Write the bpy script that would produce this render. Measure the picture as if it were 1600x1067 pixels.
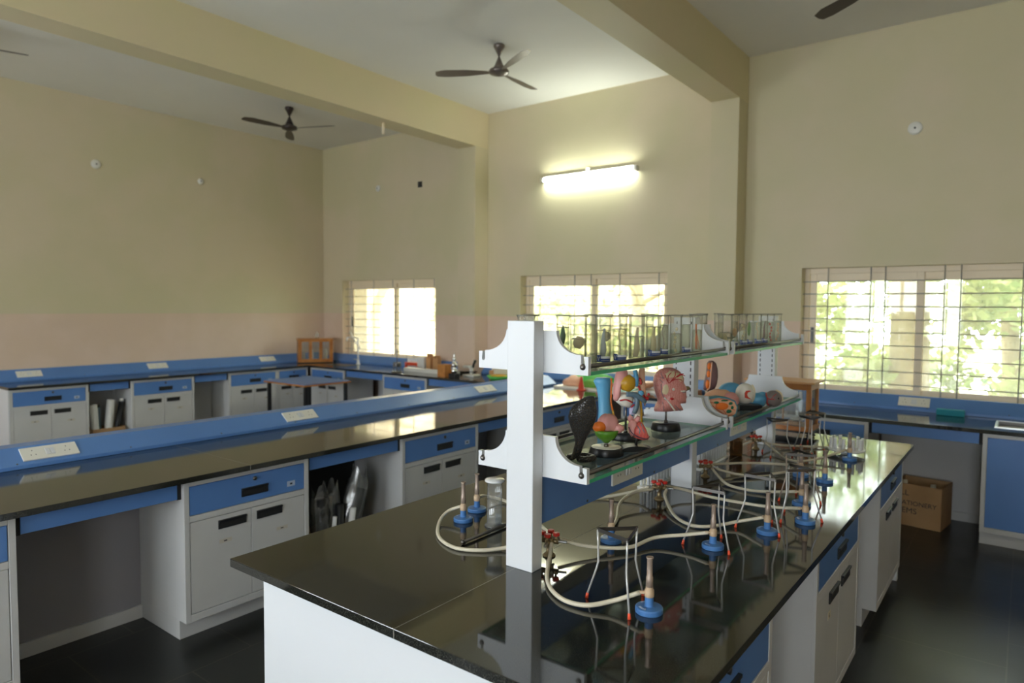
import bpy, bmesh, math, random
from math import pi, sin, cos, radians
from mathutils import Vector, Matrix
S = bpy.context.scene
COL = S.collection
for o in list(bpy.data.objects): bpy.data.objects.remove(o)
random.seed(7)

# ---------------------------------------------------------------- camera
cd = bpy.data.cameras.new('camera'); cam = bpy.data.objects.new('camera', cd); COL.objects.link(cam)
cd.sensor_width = 36; cd.lens = 1052.7 * 36 / 1600; cd.clip_start = .05; cd.clip_end = 300
yaw, pitch, roll = .6530, .0512, -.0073
fwd = Vector((cos(yaw) * cos(pitch), sin(yaw) * cos(pitch), -sin(pitch)))
rt = Vector((sin(yaw), -cos(yaw), 0)); dn = fwd.cross(rt)
r2 = cos(roll) * rt + sin(roll) * dn; d2 = -sin(roll) * rt + cos(roll) * dn
m3 = Matrix((r2, -d2, -fwd)).transposed()
cam.matrix_world = Matrix.Translation((-.023, -.019, 1.7007)) @ m3.to_4x4()
cd.dof.use_dof = True; cd.dof.focus_distance = 2.35; cd.dof.aperture_fstop = 2.5
S.camera = cam

# ---------------------------------------------------------------- daylight, exposure
W = bpy.data.worlds.new('sky'); S.world = W; W.use_nodes = True
wn = W.node_tree; bg = wn.nodes['Background']; bg.inputs[0].default_value = (.88, .95, 1.0, 1); bg.inputs[1].default_value = 11.0
sd = bpy.data.lights.new('sun', 'SUN'); sd.energy = 9; sd.angle = radians(3); sd.color = (1, .93, .8)
so = bpy.data.objects.new('sun', sd); COL.objects.link(so)
so.rotation_euler = Vector((.35, -1, -1.15)).to_track_quat('-Z', 'Y').to_euler()
so.location = (-3, 12, 14)
S.view_settings.view_transform = 'Standard'; S.view_settings.look = 'None'
S.view_settings.gamma = 1; S.view_settings.exposure = .45; S.view_settings.use_curve_mapping = False
S.cycles.transparent_max_bounces = 32; S.cycles.max_bounces = 10; S.cycles.diffuse_bounces = 5; S.cycles.glossy_bounces = 5
S.cycles.caustics_reflective = False; S.cycles.caustics_refractive = False; S.cycles.sample_clamp_indirect = 6

CEIL = 4.12; XW = 6.62; YW = 8.8; XB = -3.0; YR = -3.0; T = .23
# openings: (y0, y1) on the far wall, z 0.965 to 2.08
ZS, ZH = .89, 2.08
FARWIN = [(6.38, 8.34), (3.01, 4.94), (-.27, 1.67)]
BACKWIN = [(-1.5, -.1), (1.0, 3.3), (4.5, 6.8)]
def portal(loc, sx, sy, d):
    l = bpy.data.lights.new('window_daylight', 'AREA'); l.shape = 'RECTANGLE'; l.size = sx; l.size_y = sy; l.cycles.is_portal = True
    o = bpy.data.objects.new('window_daylight', l); COL.objects.link(o); o.location = loc
    o.rotation_euler = Vector(d).to_track_quat('-Z', 'Z').to_euler()
for a, b in FARWIN: portal((XW + T + .02, (a + b) / 2, (ZS + ZH) / 2), b - a, ZH - ZS, (-1, 0, 0))
for a, b in BACKWIN: portal((XB - T - .02, (a + b) / 2, 1.65), b - a, 1.5, (1, 0, 0))

# ---------------------------------------------------------------- materials
MATS = {}
def nt(name):
    m = bpy.data.materials.new(name); m.use_nodes = True; MATS[name] = m
    return m, m.node_tree, m.node_tree.nodes['Principled BSDF']
def srgb(r, g, b):
    f = lambda c: ((c / 255 + .055) / 1.055) ** 2.4 if c > 10 else c / 255 / 12.92
    return (f(r), f(g), f(b), 1)
def mat(name, col, rough=.5, metal=0, spec=.5, emit=0, coat=0):
    m, t, p = nt(name)
    p.inputs['Base Color'].default_value = col if len(col) == 4 else (*col, 1)
    p.inputs['Roughness'].default_value = rough; p.inputs['Metallic'].default_value = metal
    p.inputs['Specular IOR Level'].default_value = spec; p.inputs['Coat Weight'].default_value = coat
    if emit: p.inputs['Emission Color'].default_value = p.inputs['Base Color'].default_value; p.inputs['Emission Strength'].default_value = emit
    return m
def N(t, typ, **k):
    n = t.nodes.new(typ)
    for a, v in k.items():
        if a.startswith('i_'): n.inputs[a[2:].replace('_', ' ')].default_value = v
        else: setattr(n, a, v)
    return n
def mottled(name, c1, c2, scale, rough, spec=.5, detail=4, bump=0, bscale=None, lo=.35, hi=.65, coat=0, metal=0):
    m, t, p = nt(name); L = t.links
    tc = N(t, 'ShaderNodeTexCoord'); n = N(t, 'ShaderNodeTexNoise', i_Scale=scale, i_Detail=detail)
    r = N(t, 'ShaderNodeMapRange'); r.inputs[1].default_value = lo; r.inputs[2].default_value = hi
    mx = N(t, 'ShaderNodeMix', data_type='RGBA'); mx.inputs[6].default_value = (*c1[:3], 1); mx.inputs[7].default_value = (*c2[:3], 1)
    L.new(tc.outputs['Object'], n.inputs['Vector']); L.new(n.outputs[0], r.inputs[0]); L.new(r.outputs[0], mx.inputs[0]); L.new(mx.outputs[2], p.inputs['Base Color'])
    p.inputs['Roughness'].default_value = rough; p.inputs['Specular IOR Level'].default_value = spec; p.inputs['Coat Weight'].default_value = coat; p.inputs['Metallic'].default_value = metal
    if bump:
        b = N(t, 'ShaderNodeBump', i_Strength=bump, i_Distance=.01); n2 = N(t, 'ShaderNodeTexNoise', i_Scale=bscale or scale, i_Detail=3)
        L.new(tc.outputs['Object'], n2.inputs['Vector']); L.new(n2.outputs[0], b.inputs['Height']); L.new(b.outputs[0], p.inputs['Normal'])
    return m
def wall_mat():
    m, t, p = nt('wall_paint'); L = t.links
    g = N(t, 'ShaderNodeNewGeometry'); sx = N(t, 'ShaderNodeSeparateXYZ'); L.new(g.outputs['Position'], sx.inputs[0])
    gt = N(t, 'ShaderNodeMath', operation='GREATER_THAN'); gt.inputs[1].default_value = 1.585; L.new(sx.outputs[2], gt.inputs[0])
    def mot(a, b, sc):
        n = N(t, 'ShaderNodeTexNoise', i_Scale=sc, i_Detail=3); L.new(g.outputs['Position'], n.inputs['Vector'])
        r = N(t, 'ShaderNodeMapRange'); r.inputs[1].default_value = .42; r.inputs[2].default_value = .62; L.new(n.outputs[0], r.inputs[0])
        x = N(t, 'ShaderNodeMix', data_type='RGBA'); x.inputs[6].default_value = a; x.inputs[7].default_value = b; L.new(r.outputs[0], x.inputs[0]); return x
    up = mot((.62, .56, .36, 1), (.665, .575, .40, 1), 1.1); lo = mot((.70, .54, .41, 1), (.73, .57, .45, 1), 2.2)
    mx = N(t, 'ShaderNodeMix', data_type='RGBA'); L.new(gt.outputs[0], mx.inputs[0]); L.new(lo.outputs[2], mx.inputs[6]); L.new(up.outputs[2], mx.inputs[7])
    L.new(mx.outputs[2], p.inputs['Base Color']); p.inputs['Roughness'].default_value = .55; p.inputs['Specular IOR Level'].default_value = .3
    n = N(t, 'ShaderNodeTexNoise', i_Scale=14, i_Detail=4); L.new(g.outputs['Position'], n.inputs['Vector'])
    b = N(t, 'ShaderNodeBump', i_Strength=.12, i_Distance=.01); L.new(n.outputs[0], b.inputs['Height']); L.new(b.outputs[0], p.inputs['Normal'])
    return m
wall_mat()
mottled('beam_paint', (.68, .61, .37), (.70, .60, .39), 1.5, .55, .3)
mottled('ceiling_paint', (.78, .76, .69), (.82, .80, .73), .8, .8, .2)
def floor_mat():
    m, t, p = nt('stone_floor'); L = t.links
    g = N(t, 'ShaderNodeNewGeometry')
    br = N(t, 'ShaderNodeTexBrick', offset=.5, i_Scale=1.0); br.inputs['Mortar Size'].default_value = .004; br.inputs['Brick Width'].default_value = .6; br.inputs['Row Height'].default_value = .6
    br.inputs['Color1'].default_value = (.007, .008, .007, 1); br.inputs['Color2'].default_value = (.010, .011, .009, 1); br.inputs['Mortar'].default_value = (.035, .03, .022, 1)
    L.new(g.outputs['Position'], br.inputs['Vector'])
    n = N(t, 'ShaderNodeTexNoise', i_Scale=3.5, i_Detail=6); L.new(g.outputs['Position'], n.inputs['Vector'])
    mx = N(t, 'ShaderNodeMix', data_type='RGBA', blend_type='MULTIPLY'); mx.inputs[0].default_value = .8; L.new(br.outputs[0], mx.inputs[6])
    r = N(t, 'ShaderNodeMapRange'); r.inputs[1].default_value = .3; r.inputs[2].default_value = .7; r.inputs[3].default_value = .6; r.inputs[4].default_value = 1.9; L.new(n.outputs[0], r.inputs[0]); L.new(r.outputs[0], mx.inputs[7])
    L.new(mx.outputs[2], p.inputs['Base Color'])
    r2_ = N(t, 'ShaderNodeMapRange'); r2_.inputs[3].default_value = .22; r2_.inputs[4].default_value = .42; L.new(n.outputs[0], r2_.inputs[0]); L.new(r2_.outputs[0], p.inputs['Roughness'])
    b = N(t, 'ShaderNodeBump', i_Strength=.25, i_Distance=.004); L.new(n.outputs[0], b.inputs['Height']); L.new(b.outputs[0], p.inputs['Normal'])
floor_mat()
def granite():
    m, t, p = nt('black_granite'); L = t.links
    tc = N(t, 'ShaderNodeTexCoord'); v = N(t, 'ShaderNodeTexNoise', i_Scale=420, i_Detail=2); L.new(tc.outputs['Object'], v.inputs['Vector'])
    r = N(t, 'ShaderNodeMapRange'); r.inputs[1].default_value = .52; r.inputs[2].default_value = .75; L.new(v.outputs[0], r.inputs[0])
    mx = N(t, 'ShaderNodeMix', data_type='RGBA'); mx.inputs[6].default_value = (.007, .0075, .006, 1); mx.inputs[7].default_value = (.11, .11, .09, 1)
    L.new(r.outputs[0], mx.inputs[0]); L.new(mx.outputs[2], p.inputs['Base Color'])
    n = N(t, 'ShaderNodeTexNoise', i_Scale=2.2, i_Detail=5); L.new(tc.outputs['Object'], n.inputs['Vector'])
    r2_ = N(t, 'ShaderNodeMapRange'); r2_.inputs[1].default_value = .3; r2_.inputs[2].default_value = .7; r2_.inputs[3].default_value = .035; r2_.inputs[4].default_value = .10; L.new(n.outputs[0], r2_.inputs[0]); L.new(r2_.outputs[0], p.inputs['Roughness'])
    p.inputs['Specular IOR Level'].default_value = 1.0
granite()
mat('seam', (.30, .29, .25), .6)
mottled('white_laminate', (.61, .61, .60), (.57, .57, .56), 3, .38)
mottled('blue_laminate', (.105, .24, .56), (.092, .215, .52), 2.5, .3)
mat('kneehole_grey', (.58, .58, .59), .6); mat('kneehole_shaded', (.30, .29, .31), .6)  # second grey is the first with kneehole shade put into its colour
mat('white_metal', (.70, .72, .74), .35); mat('white_plastic', (.78, .77, .70), .35)
mat('socket_dark', (.02, .02, .02), .5); mat('black_plastic', (.012, .013, .015), .35); mat('black_matte', (.01, .01, .01), .7)
mat('chrome', (.75, .75, .74), .15, 1); mat('leg_steel', (.58, .58, .57), .3, .35); mat('steel', (.55, .56, .56), .28, 1); mat('dark_steel', (.16, .15, .14), .35, 1)
mat('burner_metal', (.40, .31, .25), .4, .3); mat('collar_tan', (.55, .40, .26), .45, .1); mat('brass', (.26, .19, .10), .38, .7)
mat('blue_plastic', (.07, .20, .47), .35); mat('red_plastic', (.62, .03, .02), .3); mat('orange_rubber', (.85, .10, .04), .4)
mat('hose_rubber', (.66, .60, .46), .38); mat('sticker', (.58, .54, .46), .7); mat('ink', (.03, .03, .04), .7)
mat('sash_cream', (.86, .74, .55), .5); mat('bar_grey', (.42, .40, .36), .5, .3)
mat('wood', (.50, .20, .05), .4); mottled('wood_grain', (.56, .24, .06), (.40, .14, .03), 9, .38)
mat('pale_wood', (.62, .33, .14), .5)
mottled('cardboard', (.42, .26, .13), (.36, .21, .10), 5, .85)
mat('fan_dark', (.05, .035, .03), .3, .3); mat('fan_brown', (.16, .13, .11), .3, .3)
mat('paper_white', (.78, .78, .76), .7); mat('paper_cream', (.7, .64, .5), .8)
mat('label_blue', (.02, .06, .25), .5); mat('label_light', (.45, .52, .66), .6); mat('label_white', (.85, .87, .9), .5)
mat('teal_sponge', (.02, .26, .34), .8); mat('porcelain', (.8, .8, .78), .2)
mat('tube_glow', (.93, 1.0, .90), .5, emit=72)
mat('skin_pink', (.72, .27, .25), .35); mat('muscle_red', (.62, .08, .07), .32); mat('vein_dark', (.10, .05, .08), .4); mat('artery_red', (.5, .02, .02), .35)
mat('bone_cream', (.78, .66, .42), .4); mat('leaf_green', (.10, .28, .02), .4); mat('petal_pink', (.78, .36, .33), .4); mat('orange_paint', (.88, .20, .02), .4)
mat('yellow_ochre', (.62, .33, .02), .35); mat('grey_blue', (.13, .20, .25), .35); mat('sky_blue', (.12, .38, .60), .35); mat('pale_lilac', (.55, .50, .68), .4)
mat('purple_brown', (.19, .10, .10), .4); mat('peach', (.82, .45, .28), .4); mat('teal_paint', (.07, .26, .33), .4); mat('dark_green', (.01, .17, .08), .4)
mat('bright_green', (.10, .55, .10), .5); mat('bright_red', (.65, .06, .03), .4); mat('cream_white', (.82, .78, .68), .35)
mat('grass_green', (.16, .42, .06), .6)
# muscle head: streaky pink and red
def streak(name, a, b, sc, dist=4):
    m, t, p = nt(name); L = t.links
    tc = N(t, 'ShaderNodeTexCoord'); w = N(t, 'ShaderNodeTexWave', i_Scale=sc, i_Distortion=dist, i_Detail=3); w.inputs['Detail Scale'].default_value = 2
    L.new(tc.outputs['Object'], w.inputs['Vector']); mx = N(t, 'ShaderNodeMix', data_type='RGBA'); mx.inputs[6].default_value = a; mx.inputs[7].default_value = b
    L.new(w.outputs['Fac'], mx.inputs[0]); L.new(mx.outputs[2], p.inputs['Base Color']); p.inputs['Roughness'].default_value = .35
streak('muscle_streak', (.74, .34, .29, 1), (.66, .22, .19, 1), 34, 9)
streak('heart_streak', (.66, .09, .08, 1), (.72, .17, .13, 1), 26, 8)
def cobra_mat():
    m, t, p = nt('cobra_scales'); L = t.links
    tc = N(t, 'ShaderNodeTexCoord'); v = N(t, 'ShaderNodeTexVoronoi', i_Scale=120, feature='DISTANCE_TO_EDGE'); L.new(tc.outputs['Object'], v.inputs['Vector'])
    r = N(t, 'ShaderNodeMapRange'); r.inputs[1].default_value = 0; r.inputs[2].default_value = .12; L.new(v.outputs[0], r.inputs[0])
    mx = N(t, 'ShaderNodeMix', data_type='RGBA'); mx.inputs[6].default_value = (.11, .085, .05, 1); mx.inputs[7].default_value = (.040, .040, .042, 1); L.new(r.outputs[0], mx.inputs[0]); L.new(mx.outputs[2], p.inputs['Base Color'])
    b = N(t, 'ShaderNodeBump', i_Strength=1.0, i_Distance=.004); L.new(r.outputs[0], b.inputs['Height']); L.new(b.outputs[0], p.inputs['Normal']); p.inputs['Roughness'].default_value = .3
cobra_mat()
def thin_glass(name, tint=(.93, .97, .95), base=.06, milky=0.0, milk=(.8, .8, .75), power=1.0, rough=.02, edge=None, haze=0):
    m = bpy.data.materials.new(name); m.use_nodes = True; MATS[name] = m; t = m.node_tree; t.nodes.clear(); L = t.links
    o = N(t, 'ShaderNodeOutputMaterial'); tr = N(t, 'ShaderNodeBsdfTransparent')
    gl = N(t, 'ShaderNodeBsdfGlossy'); gl.inputs['Roughness'].default_value = rough
    lw = N(t, 'ShaderNodeLayerWeight'); lw.inputs[0].default_value = .25
    mr = N(t, 'ShaderNodeMapRange'); mr.inputs[3].default_value = base; mr.inputs[4].default_value = .75 * power; L.new(lw.outputs['Fresnel'], mr.inputs[0])
    if edge:
        l2 = N(t, 'ShaderNodeLayerWeight'); l2.inputs[0].default_value = .5; pw = N(t, 'ShaderNodeMath', operation='POWER'); pw.inputs[1].default_value = 2.6
        mc = N(t, 'ShaderNodeMix', data_type='RGBA'); mc.inputs[6].default_value = (*tint, 1); mc.inputs[7].default_value = (*edge, 1)
        L.new(l2.outputs['Facing'], pw.inputs[0]); L.new(pw.outputs[0], mc.inputs[0]); L.new(mc.outputs[2], tr.inputs[0])
    else: tr.inputs[0].default_value = (*tint, 1)
    mx = N(t, 'ShaderNodeMixShader'); L.new(mr.outputs[0], mx.inputs[0]); L.new(tr.outputs[0], mx.inputs[1]); L.new(gl.outputs[0], mx.inputs[2])
    last = mx
    for amt, typ in ((milky, 'ShaderNodeBsdfDiffuse'), (haze, 'ShaderNodeBsdfTranslucent')):
        if amt:
            df = N(t, typ); df.inputs[0].default_value = (*milk, 1); m2 = N(t, 'ShaderNodeMixShader'); m2.inputs[0].default_value = amt
            L.new(last.outputs[0], m2.inputs[1]); L.new(df.outputs[0], m2.inputs[2]); last = m2
    L.new(last.outputs[0], o.inputs[0]); return m
mat('rim_grey', (.20, .19, .15), .4)
thin_glass('pane_glass', (.95, .97, .95), .03, .02, (.9, .86, .74), haze=.14)  # haze mixed into the panes imitates the bloom of bright windows
thin_glass('shelf_glass', (.84, .92, .89), .10, .10, (.5, .58, .55))
thin_glass('jar_glass', (.97, .975, .95), .03, .14, (.85, .84, .76), .35, edge=(.22, .24, .18), haze=.05)
thin_glass('liquid', (.93, .94, .84), .015, .04, (.7, .7, .55), .22, edge=(.45, .47, .36))
thin_glass('amber_glass', (.62, .42, .18), .08, .12, (.35, .20, .08))
thin_glass('clear_glass', (.93, .95, .94), .06, .09, (.8, .8, .8), .6, edge=(.45, .48, .48))
thin_glass('plastic_film', (.66, .67, .66), .16, .15, (.6, .6, .58), .6, .22)
mat('glass_edge', (.05, .50, .24), .3, coat=.3)
mottled('bark', (.17, .12, .075), (.30, .24, .16), 7, .9, bump=.6, bscale=14)
def leafmat(name, a, b):
    m = mottled(name, a, b, 1.4, .6, .3, lo=.4, hi=.6); t = m.node_tree; L = t.links; p = t.nodes['Principled BSDF']; o = t.nodes['Material Output']
    tl = N(t, 'ShaderNodeBsdfTranslucent'); mx = N(t, 'ShaderNodeMixShader'); mx.inputs[0].default_value = .45
    src = p.inputs['Base Color'].links[0].from_socket; L.new(src, tl.inputs[0]); L.new(p.outputs[0], mx.inputs[1]); L.new(tl.outputs[0], mx.inputs[2]); L.new(mx.outputs[0], o.inputs[0])
leafmat('foliage_light', (.16, .24, .08), (.42, .46, .20)); leafmat('foliage_blue', (.10, .19, .11), (.26, .34, .20))
mottled('ground_soil', (.42, .36, .26), (.30, .34, .18), .5, .9)
mottled('facade_cream', (.78, .60, .38), (.80, .63, .42), 1, .7)

# ---------------------------------------------------------------- mesh builder
class MB:
    def __init__(s): s.v = []; s.f = []; s.m = []; s.sm = []; s.mats = [None]; s.cur = 0
    def use(s, name):
        if name not in s.mats: s.mats.append(name)
        s.cur = s.mats.index(name); return s
    def add(s, vs, fs, smooth=False):
        k = len(s.v); s.v += [tuple(v) for v in vs]
        for f in fs: s.f.append([k + i for i in f]); s.m.append(s.cur); s.sm.append(smooth)
        return s
    def box(s, x0, x1, y0, y1, z0, z1):
        vs = [(x, y, z) for x in (x0, x1) for y in (y0, y1) for z in (z0, z1)]
        return s.add(vs, [(0, 1, 3, 2), (4, 6, 7, 5), (0, 4, 5, 1), (2, 3, 7, 6), (0, 2, 6, 4), (1, 5, 7, 3)])
    def obox(s, c, ax, ay, az):   # centre and three half-vectors
        c, ax, ay, az = map(Vector, (c, ax, ay, az)); vs = [c + i * ax + j * ay + k * az for i in (-1, 1) for j in (-1, 1) for k in (-1, 1)]
        return s.add(vs, [(0, 1, 3, 2), (4, 6, 7, 5), (0, 4, 5, 1), (2, 3, 7, 6), (0, 2, 6, 4), (1, 5, 7, 3)])
    def tube(s, pts, r, n=10, caps=True, closed=False):
        pts = [Vector(p) for p in pts]; R = r if isinstance(r, (list, tuple)) else [r] * len(pts); vs = []; fs = []; m = len(pts)
        up = None
        for i, p in enumerate(pts):
            if closed: t = pts[(i + 1) % m] - pts[i - 1]
            else: t = pts[min(i + 1, m - 1)] - pts[max(i - 1, 0)]
            t.normalize()
            if up is None:
                up = Vector((0, 0, 1)) if abs(t.z) < .9 else Vector((1, 0, 0))
            a = (up - t * up.dot(t)).normalized(); up = a; b = t.cross(a)
            for j in range(n): vs.append(p + R[i] * (cos(2 * pi * j / n) * a + sin(2 * pi * j / n) * b))
        for i in range(m if closed else m - 1):
            for j in range(n): fs.append((i * n + j, i * n + (j + 1) % n, ((i + 1) % m) * n + (j + 1) % n, ((i + 1) % m) * n + j))
        if caps and not closed: fs += [tuple(range(n - 1, -1, -1)), tuple(range((m - 1) * n, m * n))]
        return s.add(vs, fs, True)
    def lathe(s, prof, n=24, c=(0, 0, 0), smooth=True):
        vs = []; fs = []; m = len(prof)
        for r, z in prof:
            for j in range(n): vs.append((c[0] + r * cos(2 * pi * j / n), c[1] + r * sin(2 * pi * j / n), c[2] + z))
        for i in range(m - 1):
            for j in range(n): fs.append((i * n + j, i * n + (j + 1) % n, (i + 1) * n + (j + 1) % n, (i + 1) * n + j))
        if prof[0][0] > 1e-5: fs.append(tuple(range(n - 1, -1, -1)))
        if prof[-1][0] > 1e-5: fs.append(tuple(range((m - 1) * n, m * n)))
        return s.add(vs, fs, smooth)
    def prism(s, poly, f, a, b):   # poly 2-D, f(u,v,w) -> point, from w=a to w=b
        n = len(poly); vs = [f(u, v, a) for u, v in poly] + [f(u, v, b) for u, v in poly]
        return s.add(vs, [tuple(range(n)), tuple(range(2 * n - 1, n - 1, -1))] + [(i, n + i, n + (i + 1) % n, (i + 1) % n) for i in range(n)])
    def ball(s, c, r, n=16, m=10, jit=0, fn=None, seed=0):
        rx, ry, rz = r if isinstance(r, (tuple, list)) else (r, r, r); rnd = random.Random(seed); vs = []; fs = []
        for i in range(m + 1):
            th = pi * i / m
            for j in range(n):
                ph = 2 * pi * j / n; d = Vector((sin(th) * cos(ph), sin(th) * sin(ph), cos(th))); k = 1 + (fn(d) if fn else 0)
                if jit and 0 < i < m: k += jit * (rnd.random() - .5)
                vs.append((c[0] + rx * d.x * k, c[1] + ry * d.y * k, c[2] + rz * d.z * k))
        for i in range(m):
            for j in range(n): fs.append((i * n + j, (i + 1) * n + j, (i + 1) * n + (j + 1) % n, i * n + (j + 1) % n))
        return s.add(vs, fs, True)
    def build(s, name, mt=None, parent=None, bevel=0, loc=None, seg=2, subsurf=0, clamp=None):
        me = bpy.data.meshes.new(name); me.from_pydata(s.v, [], s.f)
        for k in s.mats: me.materials.append(MATS[mt if k is None else k])
        for p, a, b in zip(me.polygons, s.m, s.sm): p.material_index = a; p.use_smooth = b
        bm = bmesh.new(); bm.from_mesh(me); bmesh.ops.recalc_face_normals(bm, faces=bm.faces); bm.to_mesh(me); bm.free()
        o = bpy.data.objects.new(name, me); COL.objects.link(o)
        if bevel:
            md = o.modifiers.new('bevel', 'BEVEL'); md.width = bevel; md.segments = seg; md.limit_method = 'ANGLE'
        if clamp is not None:
            for vv in me.vertices: vv.co.z = max(vv.co.z, clamp)
        if subsurf:
            md = o.modifiers.new('subdivision', 'SUBSURF'); md.levels = subsurf; md.render_levels = subsurf
        if parent: o.parent = parent
        if loc: o.location = loc
        return o
def tag(o, label, cat, group=None, kind=None):
    if label: o['label'] = label
    if cat: o['category'] = cat
    if group: o['group'] = group
    if kind: o['kind'] = kind
    return o
def thing(name, label, cat, loc=(0, 0, 0), rz=0, group=None):
    o = bpy.data.objects.new(name, None); COL.objects.link(o); o.empty_display_size = .05; o.location = loc; o.rotation_euler = (0, 0, rz)
    return tag(o, label, cat, group)
def dup(o, label=None, loc=None, rz=None, parent=None):
    c = o.copy(); COL.objects.link(c); c.parent = parent
    if parent is None:
        if loc is not None: c.location = loc
        if rz is not None: c.rotation_euler = (0, 0, rz)
        if label: c['label'] = label
    for ch in list(o.children): dup(ch, parent=c)
    return c
def struct(name, mb, mt, bevel=0): return tag(mb.build(name, mt, bevel=bevel), None, None, kind='structure')
def B(x0, x1, y0, y1, z0, z1): return MB().box(x0, x1, y0, y1, z0, z1)
def smooth_path(pts, k=6):
    P = [Vector(p) for p in pts]; P = [2 * P[0] - P[1]] + P + [2 * P[-1] - P[-2]]; out = []
    for i in range(1, len(P) - 2):
        for j in range(k):
            t = j / k; a, b, c, d = P[i - 1:i + 3]
            out.append(.5 * ((2 * b) + (c - a) * t + (2 * a - 5 * b + 4 * c - d) * t * t + (3 * b - a - 3 * c + d) * t ** 3))
    out.append(P[-2]); return out

# ---------------------------------------------------------------- room shell
struct('floor', B(XB - T, XW + T, YR - T, YW + T, -.1, 0), 'stone_floor')
struct('ceiling', B(XB - T, XW + T, YR - T, YW + T, CEIL, CEIL + .15), 'ceiling_paint')
def wall_with_openings(name, x0, x1, y0, y1, ops, z0, z1):
    m = MB(); ys = [y0]
    for a, b in sorted(ops):
        m.box(x0, x1, ys[-1], a, 0, CEIL); m.box(x0, x1, a, b, 0, z0); m.box(x0, x1, a, b, z1, CEIL); ys.append(b)
    m.box(x0, x1, ys[-1], y1, 0, CEIL); return struct(name, m, 'wall_paint')
wall_with_openings('wall_far', XW, XW + T, YR - T, YW + T, FARWIN, ZS, ZH)
wall_with_openings('wall_back', XB - T, XB, YR - T, YW + T, BACKWIN, .9, 2.4)
struct('wall_left', B(XB, XW, YW, YW + T, 0, CEIL), 'wall_paint')
struct('wall_right', B(XB, XW, YR - T, YR, 0, CEIL), 'wall_paint')
for i, (a, b) in enumerate([(5.46, 5.745), (2.205, 2.475)]):
    struct('trim_%d' % (i + 1), B(6.37, XW, a, b, 0, 3.68), 'wall_paint')                      # columns
    struct('trim_%d' % (i + 3), B(XB, XW, a, b, 3.68, CEIL), 'beam_paint')        # ceiling beams
struct('trim_5', B(XW + T + .0, XW + T + 1.0, YR, YW, 2.35, 2.45), 'facade_cream')   # sunshade ledge outside

# ---------------------------------------------------------------- windows
def window(n, y0, y1, sashes, xin):
    xf = XW + .12
    fr = MB()
    for a, b, c, d in ((y0 + .045, y1 - .045, ZS, ZS + .045), (y0 + .045, y1 - .045, ZH - .05, ZH), (y0, y0 + .045, ZS, ZH), (y1 - .045, y1, ZS, ZH)): fr.box(xf, xf + .08, a, b, c, d)
    f = struct('window_%d' % n, fr, 'sash_cream', .004)
    for k, (a, b) in enumerate(sashes):
        m = MB(); xs = xf + .01 + .03 * (k % 2); w = .055
        for q in ((a + w, b - w, ZS + .045, ZS + .11), (a + w, b - w, ZH - .12, ZH - .05), (a, a + w, ZS + .045, ZH - .05), (b - w, b, ZS + .045, ZH - .05)): m.box(xs, xs + .025, *q)
        s = m.build('sash', 'sash_cream', f, .003)
        MB().box(xs + .010, xs + .014, a + w, b - w, ZS + .11, ZH - .12).build('pane', 'pane_glass', s)
        if k == 0: B(xs - .012, xs, b - .04, b - .015, 1.38, 1.53).build('latch', 'black_plastic', s)
    g = MB(); xg = XW + .055; r = .0055
    for y in xin: g.tube([(xg, y, ZS + .002), (xg, y, ZH - .002)], r, 6)
    nb = 9
    yy = [y1 - .002] + sorted(xin, reverse=True) + [y0 + .002]
    for k in range(nb):
        z = 1.045 + k * .1137
        full = k in (1, 6)
        for j in range(len(yy) - 1):
            wgap = yy[j] - yy[j + 1]
            if full or wgap > .2 or (n != 3): g.tube([(xg, yy[j], z), (xg, yy[j + 1], z)], r * .9, 6)
    g.build('grille', 'bar_grey', f)
window(1, 6.38, 8.34, [(7.28, 8.29), (6.43, 7.33)], [8.2, 7.69, 7.28, 6.85, 6.45])
window(2, 3.01, 4.94, [(3.95, 4.89), (3.06, 4.0)], [4.68, 4.19, 3.97, 3.60, 3.13])
window(3, -.27, 1.67, [(.70, 1.62), (-.22, .75)], [1.45, 1.10, .985, .545, .43, .02])
for n, (a, b) in enumerate(BACKWIN):
    m = MB()
    for q in ((a + .05, b - .05, .9, .95), (a + .05, b - .05, 2.35, 2.4), (a, a + .05, .9, 2.4), (b - .05, b, .9, 2.4), ((a + b) / 2 - .025, (a + b) / 2 + .025, .95, 2.35)): m.box(XB - .14, XB - .06, *q)
    struct('window_%d' % (n + 4), m, 'sash_cream')

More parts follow.
